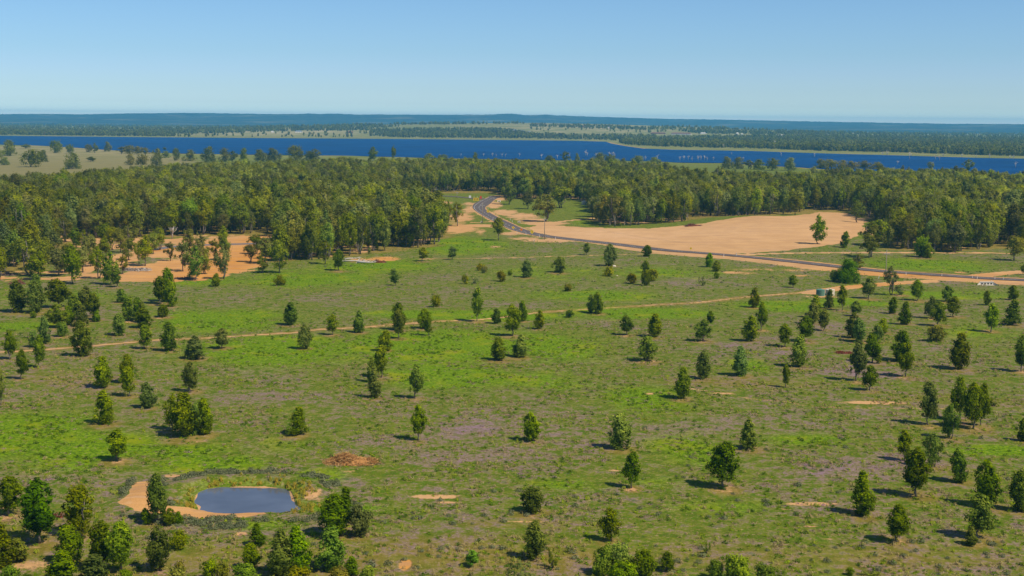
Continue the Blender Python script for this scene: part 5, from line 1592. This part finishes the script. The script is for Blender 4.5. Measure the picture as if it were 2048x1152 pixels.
fallen(733, 527, 9, -.15, 'thick pale fallen trunk in front of the rusty brush', 22, .55)
fallen(706, 519, 8, .5, 'short bleached fallen trunk at the back of the white logs', 23, .35)
fallen(292, 544, 6, .05, 'thin white fallen trunk below the grey heap on the clearing', 24, .2)

# dead standing trees
def dead_tree_mesh(seed, H):
    rng = random.Random(seed); tr = MB(); br = MB()
    lean = rng.uniform(-.12, .12) * H
    pts = [Vector((0, 0, -.8)), Vector((lean * .3, rng.uniform(-.2, .2), H * .4)), Vector((lean, 0, H * .86))]
    tr.tube(pts, [.034 * H, .025 * H, .008 * H], 6)
    for k in range(7):
        t = rng.uniform(.35, .8); p = pts[0].lerp(pts[2], t); a_ = rng.uniform(0, 6.28); L = H * rng.uniform(.2, .42)
        q = p + Vector((math.cos(a_) * .6, math.sin(a_) * .6, .9)) * L
        br.tube([p, p.lerp(q, .5) + Vector((math.cos(a_), math.sin(a_), -.2)) * L * .12, q], [.016 * H, .011 * H, .004 * H], 5)
        q2 = p.lerp(q, .55); br.tube([q2, q2 + Vector((math.cos(a_ + 1.2) * .5, math.sin(a_ + 1.2) * .5, .8)) * L * .5], [.008 * H, .003 * H], 4)
    return tr.mesh('dead_trunk', [M_DEAD], True), br.mesh('dead_branches', [M_DEAD], True)
DM = [dead_tree_mesh(900 + i, 10) for i in range(6)]
SNAGS = [(922, 313, 7), (967, 313, 8), (985, 313, 9), (992, 314, 7), (1004, 314, 9), (1011, 315, 8), (1039, 314, 9), (1083, 318, 12), (1115, 318, 10), (1139, 314, 9), (1171, 312, 14), (1174, 313, 10), (1193, 316, 12), (1219, 315, 14), (1225, 316, 15), (1229, 316, 10), (1291, 321, 11), (1315, 320, 12),
         (1360, 322, 11), (1368, 321, 12), (1376, 321, 12), (1384, 322, 10), (1396, 322, 13), (1402, 321, 11), (1409, 321, 12), (1414, 322, 10), (1426, 322, 10), (1463, 310, 7), (1487, 321, 9), (1562, 313, 10), (1629, 315, 11), (1447, 296, 10), (1765, 312, 11), (1774, 312, 13), (1819, 319, 18), (1871, 320, 12), (1879, 321, 13), (1886, 314, 9), (1924, 315, 9), (1952, 316, 8), (1979, 317, 12), (2019, 319, 9), (2027, 319, 11), (2031, 336, 15), (1794, 331, 12), (1864, 337, 13), (1549, 291, 12), (880, 313, 6)]
def snag_zone(px):
    return ('in the lake above the middle of the wood' if px < 1060 else 'in the lake right of the centre' if px < 1210 else 'in the lake left of the shore meadow' if px < 1340 else 'in the tight stand off the shore meadow' if px < 1430 else 'in the lake behind the right grove' if px < 1640 else 'in the lake near the right end' if px < 1900 else 'in the lake by the right edge')
sn = [(a_, b_, h_, a_ / 3, 'd') for a_, b_, h_ in SNAGS]
labs = label_sets(sn, lambda t: 'dead tree', lambda t: 'tall bleached' if t[2] >= 13 else 'low bleached' if t[2] <= 8 else 'bleached', lambda t: snag_zone(t[0]))
for k, (t, lb) in enumerate(zip(sn, labs)):
    x, y = [float(v) for v in flat(t[0], t[1], .15)]
    H = t[2] * float(depth_of(x, y, 0.)) / F_PX
    r = root('dead_tree', (x, y, .1), rnd.uniform(0, 6), lb, 'dead tree', 'dead trees standing in the lake')
    s = H / 10; r.scale = (s * 1.2, s * 1.2, s)
    a, b = DM[k % 6]
    link('trunk', a, r); link('branches', b, r)
for px, py, h, lb in ((1068, 488, 11, 'small grey dead tree in the grass below the road'), (1781, 478, 9, 'pale dead sapling at the end of the sand'), (2033, 418, 26, 'tall grey dead tree among the right wood'), (344, 478, 30, 'bare grey tree behind the orange clearing'), (482, 440, 34, 'tall bare tree deep in the left wood'), (1836, 500, 14, 'thin bare dead sapling before the right wood')):
    x, y, z = at(px, py); H = h * mpp(px, py)
    r = root('dead_tree', (x, y, z), rnd.uniform(0, 6), lb, 'dead tree', 'dead trees on dry land'); s = H / 10; r.scale = (s * 1.3, s * 1.3, s)
    a, b = DM[int(px) % 6]; link('trunk', a, r); link('branches', b, r)

# wire fence posts along the far side of the side road
fp = None
for k in range(17):
    t = k / 16; px, py = 896 + t * 105, 390.5 - 2.5 * math.sin(t * 3)
    x, y, z = at(px, py)
    if fp is None:
        a = MB(); a.box((0, 0, .55), (.16, .16, 1.3)); a.box((0, 0, 1.22), (.2, .2, .05)); fp = a.build('fence_post', M_POLE); o = fp
    else: o = fp.copy(); COL.objects.link(o)
    o.location = (x, y, z)
    tag(o, f'{ordinal(k)} timber fence post from left behind the far side road', 'fence post', 'fence posts behind the side road')

# rocks near the yellow bushes
def rock(px, py, w, label, seed):
    rng = random.Random(seed); x, y, z = at(px, py); W = w * mpp(px, py)
    import bmesh
    bm = bmesh.new(); bmesh.ops.create_icosphere(bm, subdivisions=2, radius=.5)
    for v in bm.verts: v.co *= 1 + rng.uniform(-.2, .2); v.co.z *= .6
    me = bpy.data.meshes.new('rock'); bm.to_mesh(me); bm.free(); me.materials.append(M_CREAMT)
    o = link('rock', me, None, (x, y, z + W * .1)); o.scale = (W, W * .8, W)
    tag(o, label, 'rock', 'pale rocks in the paddock')
rock(1228, 533, 7, 'pale rock at the foot of the tree above the yellow bush', 1)
rock(1234, 552, 4, 'small pale rock right of the yellow bush', 2)

# ------------------------------------------------------------------ township and farm buildings across the lake
def house(px, py, wpx, hpx, wall, roofm, label, rz=0.0, hip=True):
    x, y, z = at(px, py); s = mpp(px, py); W = wpx * s; H = max(2.6, hpx * s * .55); D_ = min(W * .6, 14)
    r = root('house', (x, y, z), rz, label, 'house', 'buildings across the lake')
    a = MB(); a.box((0, 0, H / 2 - .2), (W, D_, H + .4)); a.build('wall', wall, r)
    a = MB(); rh = max(1.8, hpx * s * .45); e = .6; q = D_ * .45 if hip else 0
    V = [(-W / 2 - e, -D_ / 2 - e, H), (W / 2 + e, -D_ / 2 - e, H), (W / 2 + e, D_ / 2 + e, H), (-W / 2 - e, D_ / 2 + e, H), (-W / 2 + q, 0, H + rh), (W / 2 - q, 0, H + rh)]
    a.add(V, [(0, 1, 5, 4), (2, 3, 4, 5), (1, 2, 5), (3, 0, 4), (3, 2, 1, 0)]); a.build('roof', roofm, r)
    nw = max(2, int(W / 7))
    for k in range(nw):
        b = MB(); b.box(((k + .5) / nw * W - W / 2, -D_ / 2 - .03, H * .52), (min(2.4, W / nw * .5), .06, H * .4)); b.build('window', M_GLASS, r)
M_WALLW = plain('white_wall', (.70, .67, .60), .7, .2, 0, .06, .5)
HOUSES = [(235, 270, 5, 4, M_WALLW, M_ROOFW, 'small white house on the left lake shore'), (250, 270.5, 4, 4, M_WALLW, M_ROOFW, 'tiny white cottage right of the white shore house'), (276, 272, 4, 3, M_WALLW, M_ROOFB, 'small white cottage at the waterline, left shore'), (318, 265, 5, 3, M_WALLW, M_ROOFW, 'pale shed in the trees behind the left shore'),
          (545, 265, 6, 3, M_WALLW, M_ROOFW, 'white farmhouse on the green far paddock'), (597, 265, 14, 4, M_WALLW, M_ROOFB, 'long building with blue-grey roof on the far green paddock'), (700, 266, 12, 4, M_BRICK, M_ROOFR, 'brown house with red roof at the far paddock end'), (752, 249, 10, 3, M_WALLW, M_ROOFW, 'long white shed on the crest left of the township'),
          (823, 265, 5, 4, M_WALLW, M_ROOFW, 'white house in the wood, leftmost of the shore township'), (838, 265, 7, 4, M_WALLW, M_ROOFW, 'white two-part house in the township wood'), (897, 271, 7, 4, M_WALLW, M_ROOFW, 'white house near the township waterline'), (903, 273, 5, 3, M_BRICK, M_ROOFR, 'brown house beside the white one near the water'),
          (930, 270, 6, 3, M_WALLW, M_ROOFR, 'low pale house with red roof in the township'), (945, 270, 5, 3, M_BRICK, M_ROOFW, 'tan house right of the low pale house'), (1030, 263, 12, 4, M_BRICK, M_ROOFB, 'long grey house on the township slope'), (1045, 264, 10, 4, M_BRICK, M_ROOFB, 'dark roofed house right of the long grey house'), (1057, 265, 8, 3, M_WALLW, M_ROOFB, 'pale house with blue-grey roof, slope right'),
          (1084, 271, 6, 4, M_WALLW, M_ROOFB, 'lone white house among trees below the slope'), (1072, 250, 10, 3, M_WALLW, M_ROOFR, 'pale house on the hill crest'), (1090, 251, 9, 3, M_BRICK, M_ROOFR, 'brown house on the hill crest'), (1145, 254, 12, 4, M_BRICK, M_ROOFR, 'red-brown building at the right of the crest'), (1165, 255, 9, 4, M_BRICK, M_ROOFR, 'red-brown building second at the crest end'),
          (1180, 255, 8, 4, M_WALLW, M_ROOFR, 'white-fronted building at the crest end'), (1219, 257, 9, 3, M_WALLW, M_ROOFW, 'low white shed beyond the crest'), (1316, 268, 30, 3.5, M_BRICK, M_ROOFR, 'long brown building left of the long white one'), (1362, 269.5, 40, 4.5, M_WALLW, M_ROOFR, 'very long white-walled building with red roof'), (1406, 268, 12, 3, M_WALLW, M_ROOFW, 'pale shed right of the long white-walled building'),
          (1475, 269, 5, 4, M_WALLW, M_ROOFW, 'small white tower-like shed in the right far trees'), (1484, 270, 5, 3, M_WALLW, M_ROOFW, 'small white shed beside the white tower-like shed'), (1560, 271.5, 20, 2.5, M_WALLW, M_ROOFW, 'long low pale roof in the right far trees'), (1600, 272, 7, 3, M_WALLW, M_ROOFW, 'white shed right of the long low roof'), (1624, 273, 6, 3, M_WALLW, M_ROOFW, 'rightmost white shed in the far trees'), (2024, 296, 14, 2.5, M_WALLW, M_ROOFW, 'long pale roof in the peninsula wood')]
for h in HOUSES: house(*h[:7], rz=rnd.uniform(-.3, .3))
